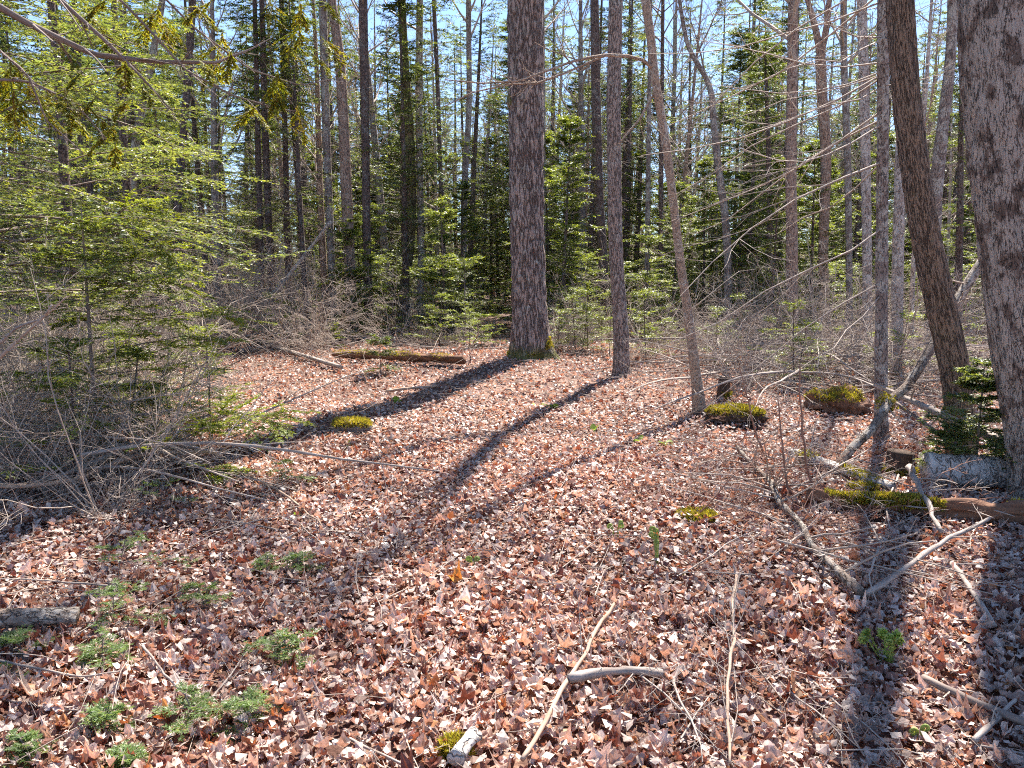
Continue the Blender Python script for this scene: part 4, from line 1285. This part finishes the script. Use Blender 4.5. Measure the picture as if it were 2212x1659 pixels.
# ------------------------------------------------------------------ seedlings on the litter
SEED = np.array([[0.16, 0.24, 0.08], [0.13, 0.20, 0.07], [0.2, 0.27, 0.09]])
for k, (lab, u, v, h, wpx) in enumerate([
    ('spreading fir seedling at lower left beside the brush', 250, 1275, 90, 105), ('fir seedling above the left log end', 245, 1365, 80, 85),
    ('pale fir seedling right of the spreading one', 445, 1325, 90, 75), ('wide flat fir seedling over the dark hollow', 590, 1440, 80, 85),
    ('bright fir seedling beside the orange curled leaf', 425, 1575, 70, 62), ('compact fir seedling, right of the pair by the orange leaf', 535, 1570, 70, 58),
    ('green fir seedling under the short log at left edge', 55, 1420, 70, 90), ('small fir seedling at the very left edge below the log', 20, 1480, 60, 60),
    ('narrow fir seedling near the lower left', 225, 1590, 75, 45), ('tiny fir seedling at the lower left border', 265, 1660, 60, 35),
    ('small fir seedling in the litter left of centre', 640, 1245, 50, 60), ('very small fir seedling left of the small one left of centre', 575, 1240, 50, 40),
    ('dim fir seedling under the left brush edge', 350, 1110, 60, 75), ('faint fir seedling at the clearing edge below the sapling sprays', 640, 1050, 60, 55),
    ('fir seedling between the orange leaf and the left log', 220, 1440, 55, 40), ('fir seedling at the bottom left corner', 65, 1640, 60, 40)]):
    b = G(u, v)
    near_fir('fir_seedling', lab, u, v, h * rng.uniform(0.7, 1.3), SEED, int(rng.integers(5, 9)), 1.35 * wpx / h, 0.0045, 0.016, 0.0036, 200 + k, None, 0.35, rng.normal(0, 0.3), -0.2, 6, 3, 'seedling', 0.003, 86)
# the two bright low sprays lying over the litter at the left
for lab, pts, Yv in [('bright green drooping spray hanging low over the leaf litter left of the mossy stone', [(330, 985), (420, 935), (500, 890), (600, 905)], 5.6),
                     ('yellow green spray hanging at the end of the long pale branch', [(420, 1000), (460, 1010), (495, 1030), (520, 1060)], 5.6)]:
    m_, f_, pp = bough('', '', pts, Yv + 0.15, Yv - 0.1, 0.008, BRIGHT, lf=0.62, sub=9, sub2=7, ds=0.008, nl=0.026, nw=0.009)
    t = thing('fir_bough', lab, 'bough', pp[0])
    m_.obj('branch', M['twigdark'], t, True, pp[0]); f_.obj('needles', M['cedar'], t, False, pp[0])

# ------------------------------------------------------------------ logs, stumps, sticks
def ground_path(pts, rad_px, lift=1.0):
    """pixels on the floor -> a stick lying on it"""
    g = [G(u, v) for u, v in pts]
    r = np.array([w_ / F * p[1] * 0.5 for w_, p in zip(rad_px, g)])
    P = np.array([p + np.array([0, 0, 0.055 + r_ * lift]) for p, r_ in zip(g, r)])
    return P, r


def stick(name, label, pts, w0, w1, mat, cat, twigs=0, sides=8, group=None, raise_=None, rough=0.08, moss=0, lift=1.0, cap=True, path=None, rings=0.0, amp=0.16):
    if path is None:
        P, r = ground_path(pts, np.linspace(w0, w1, len(pts)), lift)
        if raise_ is not None: P[:, 2] += np.asarray(raise_)
    else:
        P = np.asarray(path, float); r = np.linspace(w0, w1, len(P))
    if r.max() < 0.03:
        q = smooth_path(np.concatenate([P, r[:, None]], 1), 13)
        jit = rng.normal(0, 1, (13, 3)) * np.linalg.norm(P[-1] - P[0]) * 0.0045 * np.array([1, 1, 0.35])
        jit[0] = 0
        P, r = q[:, :3] + jit, q[:, 3] * rng.uniform(0.82, 1.18, 13)
    off = P[0].copy()
    big_ = r.max() > 0.03
    m_ = trunk_mb(P, r, 28 if big_ else sides, 0.03 if big_ else 0.04, rough=rough, bark_amp=r.max() * amp if big_ or r.max() > 0.012 else 0, bark_f=0.9 / r.max(), bark_st=0.3, seed=int(rng.integers(0, 999)), cap=cap, rings=rings)
    t = thing(name, label, cat, off, group)
    if twigs:
        q = smooth_path(np.concatenate([P, r[:, None]], 1), 9)
        mb_ = MB()
        k1 = kids(q[None, :, :3], q[None, :, 3], twigs, 0.15, 0.98, 50, 0.3)
        k1[1][:, 2] = np.abs(k1[1][:, 2]) * 0.8
        P1, R1 = grow(k1[0], k1[1], k1[2], np.clip(k1[3] * 0.6, 0.0015, 0.008), 5, (0, 0, -0.1), 0.13, 0.4); add_tubes(mb_, P1, R1, 4)
        k2 = kids(P1, R1, 3, 0.3, 0.95, 45, 0.45)
        P2, R2 = grow(k2[0], k2[1], k2[2], 0.0015, 3, (0, 0, 0), 0.12, 0.5); add_tubes(mb_, P2, R2, 3)
        mb_.obj('twigs', M['twig'], t, True, off)['kind'] = 'stuff'
    m_.obj('bark' if big_ else 'stem', M[mat], t, True, off)
    if moss:
        Vv = m_.V[0]
        cen = np.array([P[np.argmin(np.linalg.norm(P - v_, axis=1))] for v_ in Vv[::3]])
        q = smooth_path(P, 60)
        near = q[np.argmin(((Vv[:, None] - q[None]) ** 2).sum(-1), 1)]
        nor = nrm(Vv - near)
        s = nor[:, 2] > 0.15
        add_moss('moss', Vv[s], nor[s], moss, 0.022, t, off, thr=0.45, noise_f=4)
    return t


stick('rotten_log', 'reddish rotten log lying left of the thickest trunk behind the small fir', [(725, 782), (800, 784), (880, 790), (1003, 796)], 20, 22, 'rotten', 'log', rough=0.35, moss=1200, amp=0.35)
stick('pale_pole', 'pale fallen pole slanting down behind the left brush towards the rotten log', [(560, 748), (640, 775), (737, 806)], 9, 10, 'deadwood', 'branch', 4)
stick('pale_pole', 'pale fallen pole high in the left brush', [(275, 705), (330, 730), (385, 756)], 10, 9, 'deadwood', 'branch', 4, raise_=[.25, .15, .05])
stick('fallen_stick', 'light stick lying beside the shadow left of centre', [(834, 858), (890, 850), (945, 846)], 7, 5, 'deadtan', 'stick')
stick('birch_log', 'thick grey birch log with peeling rings at the right edge', [(1994, 1052), (2060, 1062), (2140, 1066), (2260, 1066)], 62, 70, 'birch', 'log', 10, rough=0.1, lift=1.0, rings=0.13, amp=0.05)
stick('rotting_log', 'rotting mossy log in front of the grey birch log', [(1740, 1096), (1830, 1110), (1960, 1122), (2080, 1130), (2240, 1140)], 30, 44, 'rotten', 'log', 6, rough=0.35, moss=9000, lift=0.6, amp=0.4)
stick('bark_log', 'greyish fallen log running from the brush to the mossy rotting log', [(1716, 1006), (1790, 1030), (1860, 1056), (1928, 1078)], 24, 20, 'birch', 'log', 8, rough=0.12, moss=700)
stick('birch_pole', 'long pale birch pole lying through the twigs at lower right', [(1590, 980), (1655, 1060), (1700, 1130), (1760, 1205), (1820, 1265), (1856, 1312)], 9, 24, 'leanlog', 'log', 22, rough=0.14)
stick('long_stick', 'long straight pale stick pointing up from the bottom edge', [(1128, 1680), (1190, 1570), (1250, 1455), (1326, 1332)], 12, 7, 'deadtan', 'stick', 2)
stick('branch_piece', 'thick curved grey branch piece in the foreground litter', [(1228, 1506), (1290, 1492), (1360, 1484), (1430, 1490)], 24, 16, 'deadwood', 'branch', rough=0.15)
stick('upright_twig', 'slender upright pale stem rising from the bottom right of centre', [(1574, 1700), (1570, 1560), (1578, 1420), (1585, 1330)], 9, 6, 'deadtan', 'stick', 18, raise_=[.02, .06, .1, .14])
stick('grey_stick', 'straight grey stick crossing the lower right shadow', [(1868, 1312), (1950, 1275), (2040, 1225), (2128, 1185)], 13, 8, 'deadwood', 'stick', 4, raise_=[0, .05, .09, .12])
stick('short_stick', 'short grey stick right of the lower right shadow', [(2055, 1246), (2100, 1310), (2146, 1380)], 13, 11, 'deadwood', 'stick', 2)
stick('grey_stick', 'forked grey stick leaning beside the mossy rotting log', [(1960, 1060), (1990, 1120), (2030, 1180)], 14, 10, 'deadwood', 'stick', 4, raise_=[.1, .08, .02])
stick('dark_branch', 'half buried dark branch at the bottom right corner', [(1990, 1500), (2080, 1545), (2230, 1610)], 18, 22, 'twigdark', 'branch', 6)
stick('corner_stick', 'pale stick at the lower right corner', [(2100, 1640), (2150, 1590), (2190, 1545)], 16, 8, 'deadwood', 'stick', 2)
stick('short_log', 'short grey log end at the left edge above the seedlings', [(-60, 1380), (60, 1378), (172, 1372)], 40, 36, 'leanlog', 'log', 3, rough=0.2)
stick('curved_branch', 'long pale curved branch low across the left brush', [(-40, 1110), (80, 1105), (180, 1085), (280, 1050), (350, 1035), (470, 1022)], 12, 8, 'deadtan', 'branch', 12, raise_=[.12, .1, .1, .14, .14, .1])
stick('curved_branch', 'second pale branch just above the long curved one in the left brush', [(70, 1080), (180, 1068), (300, 1030), (420, 1018), (480, 1012)], 9, 11, 'deadwood', 'branch', 8, raise_=[.05, .12, .2, .12, .04])
stick('mossy_stick', 'short grey birch piece with yellow moss at the bottom edge', [(985, 1690), (1005, 1660), (1025, 1635)], 40, 36, 'birch', 'branch', rough=0.1, moss=0)
stick('thin_stick', 'thin bent stick beside the foreground seedlings', [(310, 1425), (350, 1480), (400, 1530), (450, 1560)], 6, 4, 'deadwood', 'stick', 3)
stick('thin_stick', 'long thin stick at the left border below the short log', [(-20, 1455), (80, 1475), (180, 1495), (260, 1480)], 7, 4, 'deadwood', 'stick', 3)
stick('thin_stick', 'thin stick running down into the clearing from the end of the pale branch', [(500, 1030), (580, 1065), (660, 1120), (700, 1160)], 6, 4, 'deadtan', 'stick', 4)

# leaning mossy log at right
lp = [(2150, 520, 26), (2118, 570, 26), (2080, 630, 27), (2042, 693, 27), (2018, 740, 26), (1995, 780, 26), (1958, 838, 26), (1918, 868, 26), (1905, 895, 26), (1886, 925, 27), (1842, 966, 26), (1800, 1010, 24)]
Yl = np.linspace(7.3, 5.9, len(lp))
pth = np.array([A(u, v, y) for (u, v, w_), y in zip(lp, Yl)])
pth[-1][2] = float(hgt(pth[-1][0], pth[-1][1])) + 0.02
rd = np.array([w_ * 0.8 / F * y * 0.5 for (u, v, w_), y in zip(lp, Yl)])
t = thing('leaning_log', 'crooked lichen-spotted log leaning from the ground up to the right edge trunk', 'log', pth[-1])
m_ = trunk_mb(pth, rd, 28, 0.03, rough=0.12, seed=77, cap=True)
m_.obj('bark', M['leanlog'], t, True, pth[-1])
mb_ = MB()
q = smooth_path(np.concatenate([pth, rd[:, None]], 1), 12)
k1 = kids(q[None, :, :3], q[None, :, 3], 12, 0.1, 0.8, 60, 0.2); P1, R1 = grow(k1[0], k1[1], k1[2], 0.008, 5, (0, 0, -0.2), 0.15, 0.4); add_tubes(mb_, P1, R1, 4)
k2 = kids(P1, R1, 4, 0.2, 0.95, 45, 0.5); P2, R2 = grow(k2[0], k2[1], k2[2], 0.003, 4, (0, 0, 0), 0.12, 0.5); add_tubes(mb_, P2, R2, 3)
mb_.obj('twigs', M['twig'], t, True, pth[-1])['kind'] = 'stuff'
kn = pth[7]
add_moss('moss', kn + rng.normal(0, 0.035, (80, 3)), nrm(rng.normal(0, 1, (80, 3)) + [0, 0, 1]), 700, 0.02, t, pth[-1], thr=0.0)

for lab, pts, Ys, w0, w1, mt in [
    ('grey pole slanting from the pole tree down to the right edge trunk', [(1890, 832), (1990, 875), (2090, 922), (2195, 965)], (6.9, 5.6), 12, 22, 'deadwood'),
    ('dark broken branch slanting behind the birch log', [(1935, 870), (2010, 925), (2090, 980), (2170, 1015)], (6.6, 5.8), 8, 14, 'twigdark'),
    ('weathered grey branch lying on the birch log', [(2040, 985), (2110, 1000), (2180, 1030), (2230, 1050)], (5.9, 5.3), 10, 14, 'deadwood'),
]:
    pp = np.array([A(u, v, Ys[0] + (Ys[1] - Ys[0]) * k / (len(pts) - 1)) for k, (u, v) in enumerate(pts)])
    stick('slanting_branch', lab, None, w0 / F * 6.2 / 2, w1 / F * 6.2 / 2, mt, 'branch', 8, path=pp, sides=12)

# leaning dead snag on the left
pp = np.array([G(528, 715), A(600, 625, 17.5), A(660, 550, 17.3), A(714, 478, 17)])
stick('leaning_snag', 'grey dead snag leaning right in front of the three close trunks', None, 0.06, 0.03, 'birch', 'log', 40, path=pp, rough=0.25)
for lab, pts, Ys, mt in [('rust brown dead branch poking in at the left edge', [(-30, 800), (60, 715), (146, 640)], (4.3, 4.5), 'deadtan'),
                         ('white curved dead branch at the left edge', [(-20, 760), (40, 705), (90, 690), (110, 660)], (4.6, 4.4), 'deadwood'),
                         ('thin dark stem slanting up right out of the left brush', [(375, 830), (470, 765), (555, 705), (620, 640)], (8.0, 8.4), 'twigdark'),
                         ('long dark stem slanting up right, lower of two', [(370, 850), (470, 800), (560, 760), (625, 725)], (7.7, 8.0), 'twigdark')]:
    pp = np.array([A(u, v, Ys[0] + (Ys[1] - Ys[0]) * k / (len(pts) - 1)) for k, (u, v) in enumerate(pts)])
    stick('slanting_branch', lab, None, 0.012, 0.005, mt, 'branch', 10, path=pp, sides=7)


def lumpy(name, label, u, v, wpx, hpx, mat, cat, moss=3000, depth=0.8, flat=True, seed=0, rot=0.0, thr=0.3, top_only=True, f=3.0, amp=0.35, bury=0.2):
    """rough stone or decayed wood block: subdivided box pushed about by noise"""
    b = G(u, v)
    W, Hh = wpx / F * b[1], hpx / F * b[1]
    n = 22
    g = np.linspace(-1, 1, n)
    U, Vv_ = np.meshgrid(g, g)
    faces, vs, k = [], [], 0
    for ax in range(3):
        for s in (-1, 1):
            p = np.zeros((n, n, 3)); p[..., ax] = s; p[..., (ax + 1) % 3] = U; p[..., (ax + 2) % 3] = Vv_ * s
            vs.append(p.reshape(-1, 3))
            i_ = (np.arange(n - 1)[:, None] * n + np.arange(n - 1)[None]).ravel() + k
            faces.append(np.stack([i_, i_ + 1, i_ + n + 1, i_ + n], 1)); k += n * n
    S = np.concatenate(vs)
    S = S * 0.08 + nrm(S) * 0.95
    d = fbm(S * f + seed * 7.7, 3) - 0.5
    S = S * (1 + amp * 1.6 * d + amp * 0.5 * (fbm(S * f * 2.7 + seed, 2) - 0.5))[:, None]
    Pn = S * np.array([W / 2, W / 2 * depth, Hh / 2])
    c_, s_ = math.cos(rot), math.sin(rot)
    Pn = np.stack([Pn[:, 0] * c_ - Pn[:, 1] * s_, Pn[:, 0] * s_ + Pn[:, 1] * c_, Pn[:, 2]], 1)
    ctr = b + np.array([0, W / 2 * depth * 0.6, Hh / 2 * (1 - bury)])
    t = thing(name, label, cat, b)
    MB().add(Pn + ctr, Q=np.concatenate(faces), co=Pn).obj('wood' if cat in ('stump', 'log') else 'stone', M[mat], t, True, b)
    if moss:
        nor = nrm(S)
        sel = nor[:, 2] > (0.3 if top_only else -0.3)
        add_moss('moss', (Pn + ctr)[sel], nor[sel], moss, 0.022, t, b, thr=thr, noise_f=5)
    return t


lumpy('mossy_stone', 'low block topped with golden moss in the left of the clearing', 757, 941, 84, 36, 'rock', 'stone', 3500, 0.7, seed=1, thr=0.2)
lumpy('mossy_slab', 'dark slab capped with yellow moss at the foot of the bent tan tree', 1592, 918, 125, 42, 'stump', 'log', 5000, 0.6, seed=2, rot=-0.15, thr=0.25)
lumpy('mossy_mound', 'upturned root mound with yellow moss in the slash on the right', 1815, 900, 115, 62, 'rotten', 'stump', 5500, 0.7, seed=3, thr=0.35, amp=0.8, f=2.0)
lumpy('moss_cushion', 'small green moss cushion at the bottom edge', 985, 1648, 60, 40, 'rock', 'moss', 3000, 0.8, seed=4, thr=0.0)
lumpy('moss_cushion', 'thin patch of moss in the litter right of centre', 1512, 1130, 80, 22, 'rock', 'moss', 2500, 0.9, seed=5, thr=0.0, bury=0.6)
lumpy('moss_cushion', 'mossy hump behind the rotten log on the left', 740, 738, 80, 26, 'rock', 'moss', 1800, 0.8, seed=6, thr=0.1, bury=0.4)
lumpy('moss_cushion', 'mossy root patch right of the pole tree base', 1870, 1072, 60, 28, 'rock', 'moss', 2200, 0.8, seed=7, thr=0.0, bury=0.4)


def stump(label, u, v, wpx, hpx, mat, moss, seed, flare=0.35):
    b = G(u, v)
    r = wpx / F * b[1] / 2; h = hpx / F * b[1]
    t = thing('tree_stump', label, 'stump', b)
    m_ = trunk_mb([b + [0, 0, -0.05], b + [0.0, 0, h * 0.5], b + [0.01, 0, h]], [r * 1.1, r * 0.95, r * 0.92], 40, h / 14, flare, h * 0.3, 5, 0.14, 0.01, 24, 0.2, seed, cap=True)
    m_.obj('wood', M[mat], t, True, b)
    Vv = m_.V[0]
    nor = nrm((Vv - b) * np.array([1, 1, 0.2]))
    s = (Vv[:, 2] < b[2] + h * 0.35)
    add_moss('moss', Vv[s], nor[s], moss, 0.025, t, b, thr=0.4)


stump('small dark upright stump right of the bent tan tree', 1562, 864, 26, 50, 'stump', 900, 5)
stump('low mossy stump in front of the pole tree at right', 1940, 1030, 62, 58, 'stump', 2500, 6, 0.2)
stump('little broken stump beside the crooked log foot', 1738, 1012, 20, 30, 'rotten', 300, 8)

# ------------------------------------------------------------------ brush: leafless shrubs and dead branches
def proto_shrub(ns, H, spread, seed, mat, lvl=2, m1=9, m2=5):
    t = thing('bare_shrub', 'x', 'shrub')
    a = rng.uniform(0, 6.28, ns)
    p0 = np.stack([np.cos(a), np.sin(a), a * 0], 1) * rng.uniform(0, 0.12, (ns, 1)) + [0, 0, -0.03]
    s = rng.uniform(0.2, spread, ns)
    d = np.stack([np.cos(a) * s, np.sin(a) * s, np.ones(ns)], 1)
    mb = MB()
    P, R = grow(p0, d, H * rng.uniform(0.6, 1.2, ns), rng.uniform(0.004, 0.009, ns), 8, (0, 0, -0.45), 0.13, 0.3); add_tubes(mb, P, R, 4)
    k1 = kids(P, R, m1, 0.12, 0.97, 48, 0.5); P1, R1 = grow(k1[0], k1[1], k1[2], np.maximum(k1[3], 0.0025), 5, (0, 0, -0.15), 0.13, 0.5); add_tubes(mb, P1, R1, 3)
    if lvl > 1:
        k2 = kids(P1, R1, m2, 0.15, 0.97, 48, 0.6); P2, R2 = grow(k2[0], k2[1], k2[2], 0.002, 4, (0, 0, 0), 0.16, 0.6); add_tubes(mb, P2, R2, 3)
    mb.obj('stems', M[mat], t)['kind'] = 'stuff'
    return t


def proto_branch(L, seed, mat):
    t = thing('dead_branch', 'x', 'branch')
    mb = MB()
    P, R = grow(np.array([[0, 0, 0.0]]), np.array([[1, 0, 0.06]]), L, 0.004 + L * 0.005, 9, (0, 0, -0.05), 0.07, 0.3); add_tubes(mb, P, R, 6)
    mb.obj('stem', M[mat], t)
    mb2 = MB()
    k1 = kids(P, R, 9, 0.15, 0.97, 45, 0.38, plane=True, jit=0.6); P1, R1 = grow(k1[0], k1[1], k1[2], np.maximum(k1[3] * 0.7, 0.003), 5, (0, 0, -0.1), 0.12, 0.4); add_tubes(mb2, P1, R1, 3)
    k2 = kids(P1, R1, 4, 0.2, 0.97, 45, 0.5); P2, R2 = grow(k2[0], k2[1], k2[2], 0.002, 4, (0, 0, 0), 0.12, 0.6); add_tubes(mb2, P2, R2, 3)
    mb2.obj('twigs', M[mat], t)['kind'] = 'stuff'
    return t


SHR = [proto_shrub(9, 1.5, 1.0, 1, 'twig'), proto_shrub(11, 1.1, 1.6, 2, 'twig'), proto_shrub(8, 1.9, 0.7, 3, 'twig', 2, 7, 4), proto_shrub(14, 0.8, 2.2, 4, 'twig')]
THIN = proto_shrub(4, 0.9, 1.4, 5, 'twigred', 2, 5, 3)
BRA = [proto_branch(1.6, 1, 'deadwood'), proto_branch(2.3, 2, 'twig'), proto_branch(1.1, 3, 'deadwood'), proto_branch(3.0, 4, 'deadwood')]


ADJ = {}
for p_, a_ in zip(SHR + [THIN] + BRA, ('many-stemmed', 'spreading', 'tall thin', 'low sprawling', 'reddish', 'straight', 'brownish twiggy', 'short', 'long')):
    ADJ[p_.name] = a_


def strew(protos, n, ubox, vbox, sc, label, group, flat=False, zr=(0, 0), tl=0.15):
    for k in range(n):
        u, v = rng.uniform(*ubox), rng.uniform(*vbox)
        p = G(u, v)
        p[2] += rng.uniform(*zr)
        pr = protos[int(rng.integers(0, len(protos)))]
        ad = ADJ[pr.name]
        place(pr, p, rng.uniform(0, 6.28), rng.uniform(*sc), f'{ad} {label}', f'{ad} {group}', (rng.normal(0, tl), rng.normal(0, tl)))


strew(SHR, 26, (-60, 440), (720, 1010), (0.7, 1.15), 'grey leafless shrub in the tangled brush on the left', 'shrubs in the left brush')
strew(SHR[:3], 46, (250, 700), (670, 770), (0.9, 1.6), 'leafless shrub in the brush between the fir sapling and the leaning snag', 'shrubs by the leaning snag')
strew(SHR[2:3] + SHR[:1], 18, (-70, 300), (760, 930), (0.8, 1.2), 'tall bare shrub at the left edge of the brush', 'tall shrubs at the left edge')
strew(SHR, 12, (-60, 330), (960, 1130), (0.45, 0.8), 'low bare shrub at the front of the left brush', 'low shrubs at the front of the left brush')
strew(SHR, 14, (850, 1090), (700, 750), (0.8, 1.3), 'bare shrub left of the thickest trunk', 'bare shrubs left of the thickest trunk')
strew(SHR, 12, (1180, 1330), (715, 760), (0.7, 1.1), 'bare shrub between the thickest trunk and the slim scaly trunk', 'bare shrubs right of the thickest trunk')
strew(SHR, 30, (1380, 1760), (690, 780), (0.7, 1.2), 'bare shrub behind the stump and slab', 'bare shrubs behind the stump')
strew(SHR, 30, (1600, 2200), (700, 860), (0.8, 1.3), 'bare shrub in the slash behind the pole tree', 'bare shrubs in the right slash')
strew([THIN], 26, (1460, 1960), (950, 1230), (0.45, 0.9), 'bare twiggy shrub growing over the long birch pole', 'twiggy shrubs by the birch pole')
for n_, ub_, vb_, w_ in ((44, (1560, 1760), (725, 850), 'behind the small upright stump'), (44, (1760, 2000), (725, 820), 'in the slash behind the root mound'), (32, (1700, 2000), (820, 875), 'beside the mossy root mound')):
    strew(BRA, n_, ub_, vb_, (0.7, 1.25), f'dead branch {w_}', f'branches {w_}', zr=(0.02, 0.35), tl=0.07)
for n_, ub_, vb_, w_ in ((38, (-80, 160), (715, 900), 'at the back left edge of the brush'), (38, (160, 500), (715, 850), 'behind the fir sapling'),
                         (40, (-80, 190), (900, 1120), 'in the front left corner of the brush'), (34, (190, 500), (850, 1060), 'in front of the fir sapling')):
    strew(BRA[:3] if ub_[0] > 100 else BRA, n_, ub_, vb_, (0.5, 0.95), f'dead branch {w_}', f'branches {w_}', zr=(0.02, 0.55), tl=0.16)
strew(BRA, 26, (560, 1080), (700, 770), (0.7, 1.2), 'dead branch lying behind the rotten log', 'branches behind the rotten log', zr=(0.02, 0.25), tl=0.07)
strew(BRA[:3], 30, (1640, 2180), (1000, 1230), (0.35, 0.6), 'dead branch lying among the logs at lower right', 'branches among the right logs', zr=(0.02, 0.12), tl=0.08)
strew(BRA[2:3], 10, (1300, 2200), (1250, 1640), (0.4, 0.7), 'small dead branch on the leaf litter at lower right', 'small branches at lower right', zr=(0.02, 0.05), tl=0.05)
strew(BRA[2:3], 10, (0, 900), (1080, 1640), (0.4, 0.7), 'small dead branch on the leaf litter at lower left', 'small branches at lower left', zr=(0.02, 0.05), tl=0.05)

# reddish upright whips at lower right
for lab, pts, Yv in [('reddish upright whip, right one of the bare whips at lower right', [(1760, 1130), (1742, 1000), (1728, 880), (1726, 790)], 5.2),
                     ('reddish upright whip, middle one of the bare whips at lower right', [(1720, 1150), (1700, 1050), (1688, 950), (1680, 860)], 5.1),
                     ('slim reddish whip, left one of the bare whips at lower right', [(1655, 1000), (1630, 930), (1615, 860), (1598, 790)], 6.4)]:
    pp = np.array([A(u, v, Yv) for u, v in pts])
    pp[0][2] = float(hgt(pp[0][0], pp[0][1]))
    stick('bare_whip', lab, None, 0.012, 0.004, 'twigred', 'sapling', 14, path=pp, sides=7)

# ------------------------------------------------------------------ fiddleheads and small green shoots
def fiddle(label, u, v, fronds, hpx, wpx, seed, leafy=False):
    b = G(u, v)
    t = thing('fiddlehead_fern', label, 'fern', b)
    r = np.random.default_rng(seed)
    H = hpx / F * b[1]
    for k in range(fronds):
        a = r.uniform(0, 6.28); s = r.uniform(0.1, 1) * wpx / F * b[1] * 0.5
        h = H * r.uniform(0.65, 1.0)
        top = b + np.array([s * math.cos(a), s * math.sin(a) * 0.7, h])
        st = np.array([b + [0.01 * math.cos(a), 0.01 * math.sin(a), -0.01], b * 0.5 + top * 0.5 + [0.006 * math.cos(a), 0, 0], top])
        q = smooth_path(st, 7)
        cr = 0.012 + 0.006 * r.uniform()
        th = np.linspace(0, 4.2 * np.pi, 26)
        rr = cr * (1 - th / (4.4 * np.pi) * 0.85)
        sd = 1 if math.cos(a) > 0 else -1
        cen = q[-1] + np.array([sd * cr, 0, 0])
        coil = cen + np.stack([-sd * np.cos(th) * rr, np.zeros(26), np.sin(th) * rr], 1)
        P = np.concatenate([q, coil[1:]])
        R = np.concatenate([np.linspace(0.0035, 0.003, 7), np.linspace(0.0045, 0.003, 25)])
        V_, Q_, co_, _ = tubes(P[None], R[None], 6)
        c = np.array([0.34, 0.40, 0.12]) * r.uniform(0.8, 1.2)
        mb = MB().add(V_, Q=Q_, co=co_, col=c)
        fr = mb.obj('frond', M['fern'], t, True, b)
        if leafy:
            mbF = MB()
            needles(mbF, P[None], 0.004, 0.016, 0.007, np.array([[0.32, 0.4, 0.08], [0.38, 0.43, 0.1]]), tilt=0.8)
            mbF.obj('leaflets', M['fern'], fr, False, b)


fiddle('bright cluster of unfurling fiddleheads beside the lower right shadow', 1918, 1440, 8, 95, 110, 1, True)
fiddle('slim tall fiddleheads right of centre', 1421, 1225, 5, 90, 40, 2)
fiddle('single pair of fiddleheads near the bottom right', 1985, 1610, 2, 45, 14, 3)
fiddle('tiny curled shoots left of the tall fiddleheads', 1330, 1165, 3, 40, 24, 4)
fiddle('small green shoots left of centre in the litter', 1022, 1232, 4, 34, 22, 5)


def sprout(label, u, v, n, size, seed):
    """few oval green leaves on short stalks"""
    b = G(u, v)
    t = thing('green_sprout', label, 'plant', b)
    r = np.random.default_rng(seed)
    for k in range(n):
        a = r.uniform(0, 6.28); L = size * r.uniform(0.7, 1.2); e = r.uniform(0.5, 1.1)
        d = np.array([math.cos(a) * math.cos(e), math.sin(a) * math.cos(e), math.sin(e)]); sd = np.array([-math.sin(a), math.cos(a), 0])
        tt = np.linspace(0, 1, 7); wd = 0.24 * L * np.sin(np.pi * (0.08 + 0.92 * tt)) 
        mid = b + d * L * tt[:, None] * 1.0 - np.array([0, 0, 1]) * (tt ** 2 * L * 0.2)[:, None]
        V_ = np.concatenate([mid - sd * wd[:, None] + [0, 0, 0.006], mid, mid + sd * wd[:, None] + [0, 0, 0.006]])
        j = np.arange(6)
        Q_ = np.concatenate([np.stack([j, j + 1, j + 8, j + 7], 1), np.stack([j + 7, j + 8, j + 15, j + 14], 1)])
        MB().add(V_, Q=Q_, col=np.array([0.28, 0.38, 0.07]) * r.uniform(0.8, 1.2)).obj('leaf', M['fern'], t, True, b)


for k, (lab, u, v, n, s) in enumerate([
    ('green sprout in the middle of the long central shadow', 1198, 885, 3, 0.16), ('green sprout left of the central shadow', 1160, 880, 3, 0.12),
    ('green sprout by the sunlit litter behind the mossy stone', 855, 872, 3, 0.14), ('green sprout right of the central shadow end', 1280, 935, 4, 0.14),
    ('green sprout under the tan tree at the edge of the litter', 1445, 968, 4, 0.13), ('low green sprouts in front of the tan tree', 1375, 960, 4, 0.12),
    ('green sprout near the mossy stone', 747, 967, 3, 0.1), ('green sprout in front of the low spray at left', 620, 945, 3, 0.12),
    ('green sprout at the bottom edge of the left seedlings', 645, 1120, 3, 0.08), ('green sprout by the thin patch of moss', 1470, 1245, 3, 0.07),
    ('leafy green sprout on the mossy rotting log', 1955, 1112, 7, 0.1)]):
    sprout(lab, u, v, n, s, 300 + k)
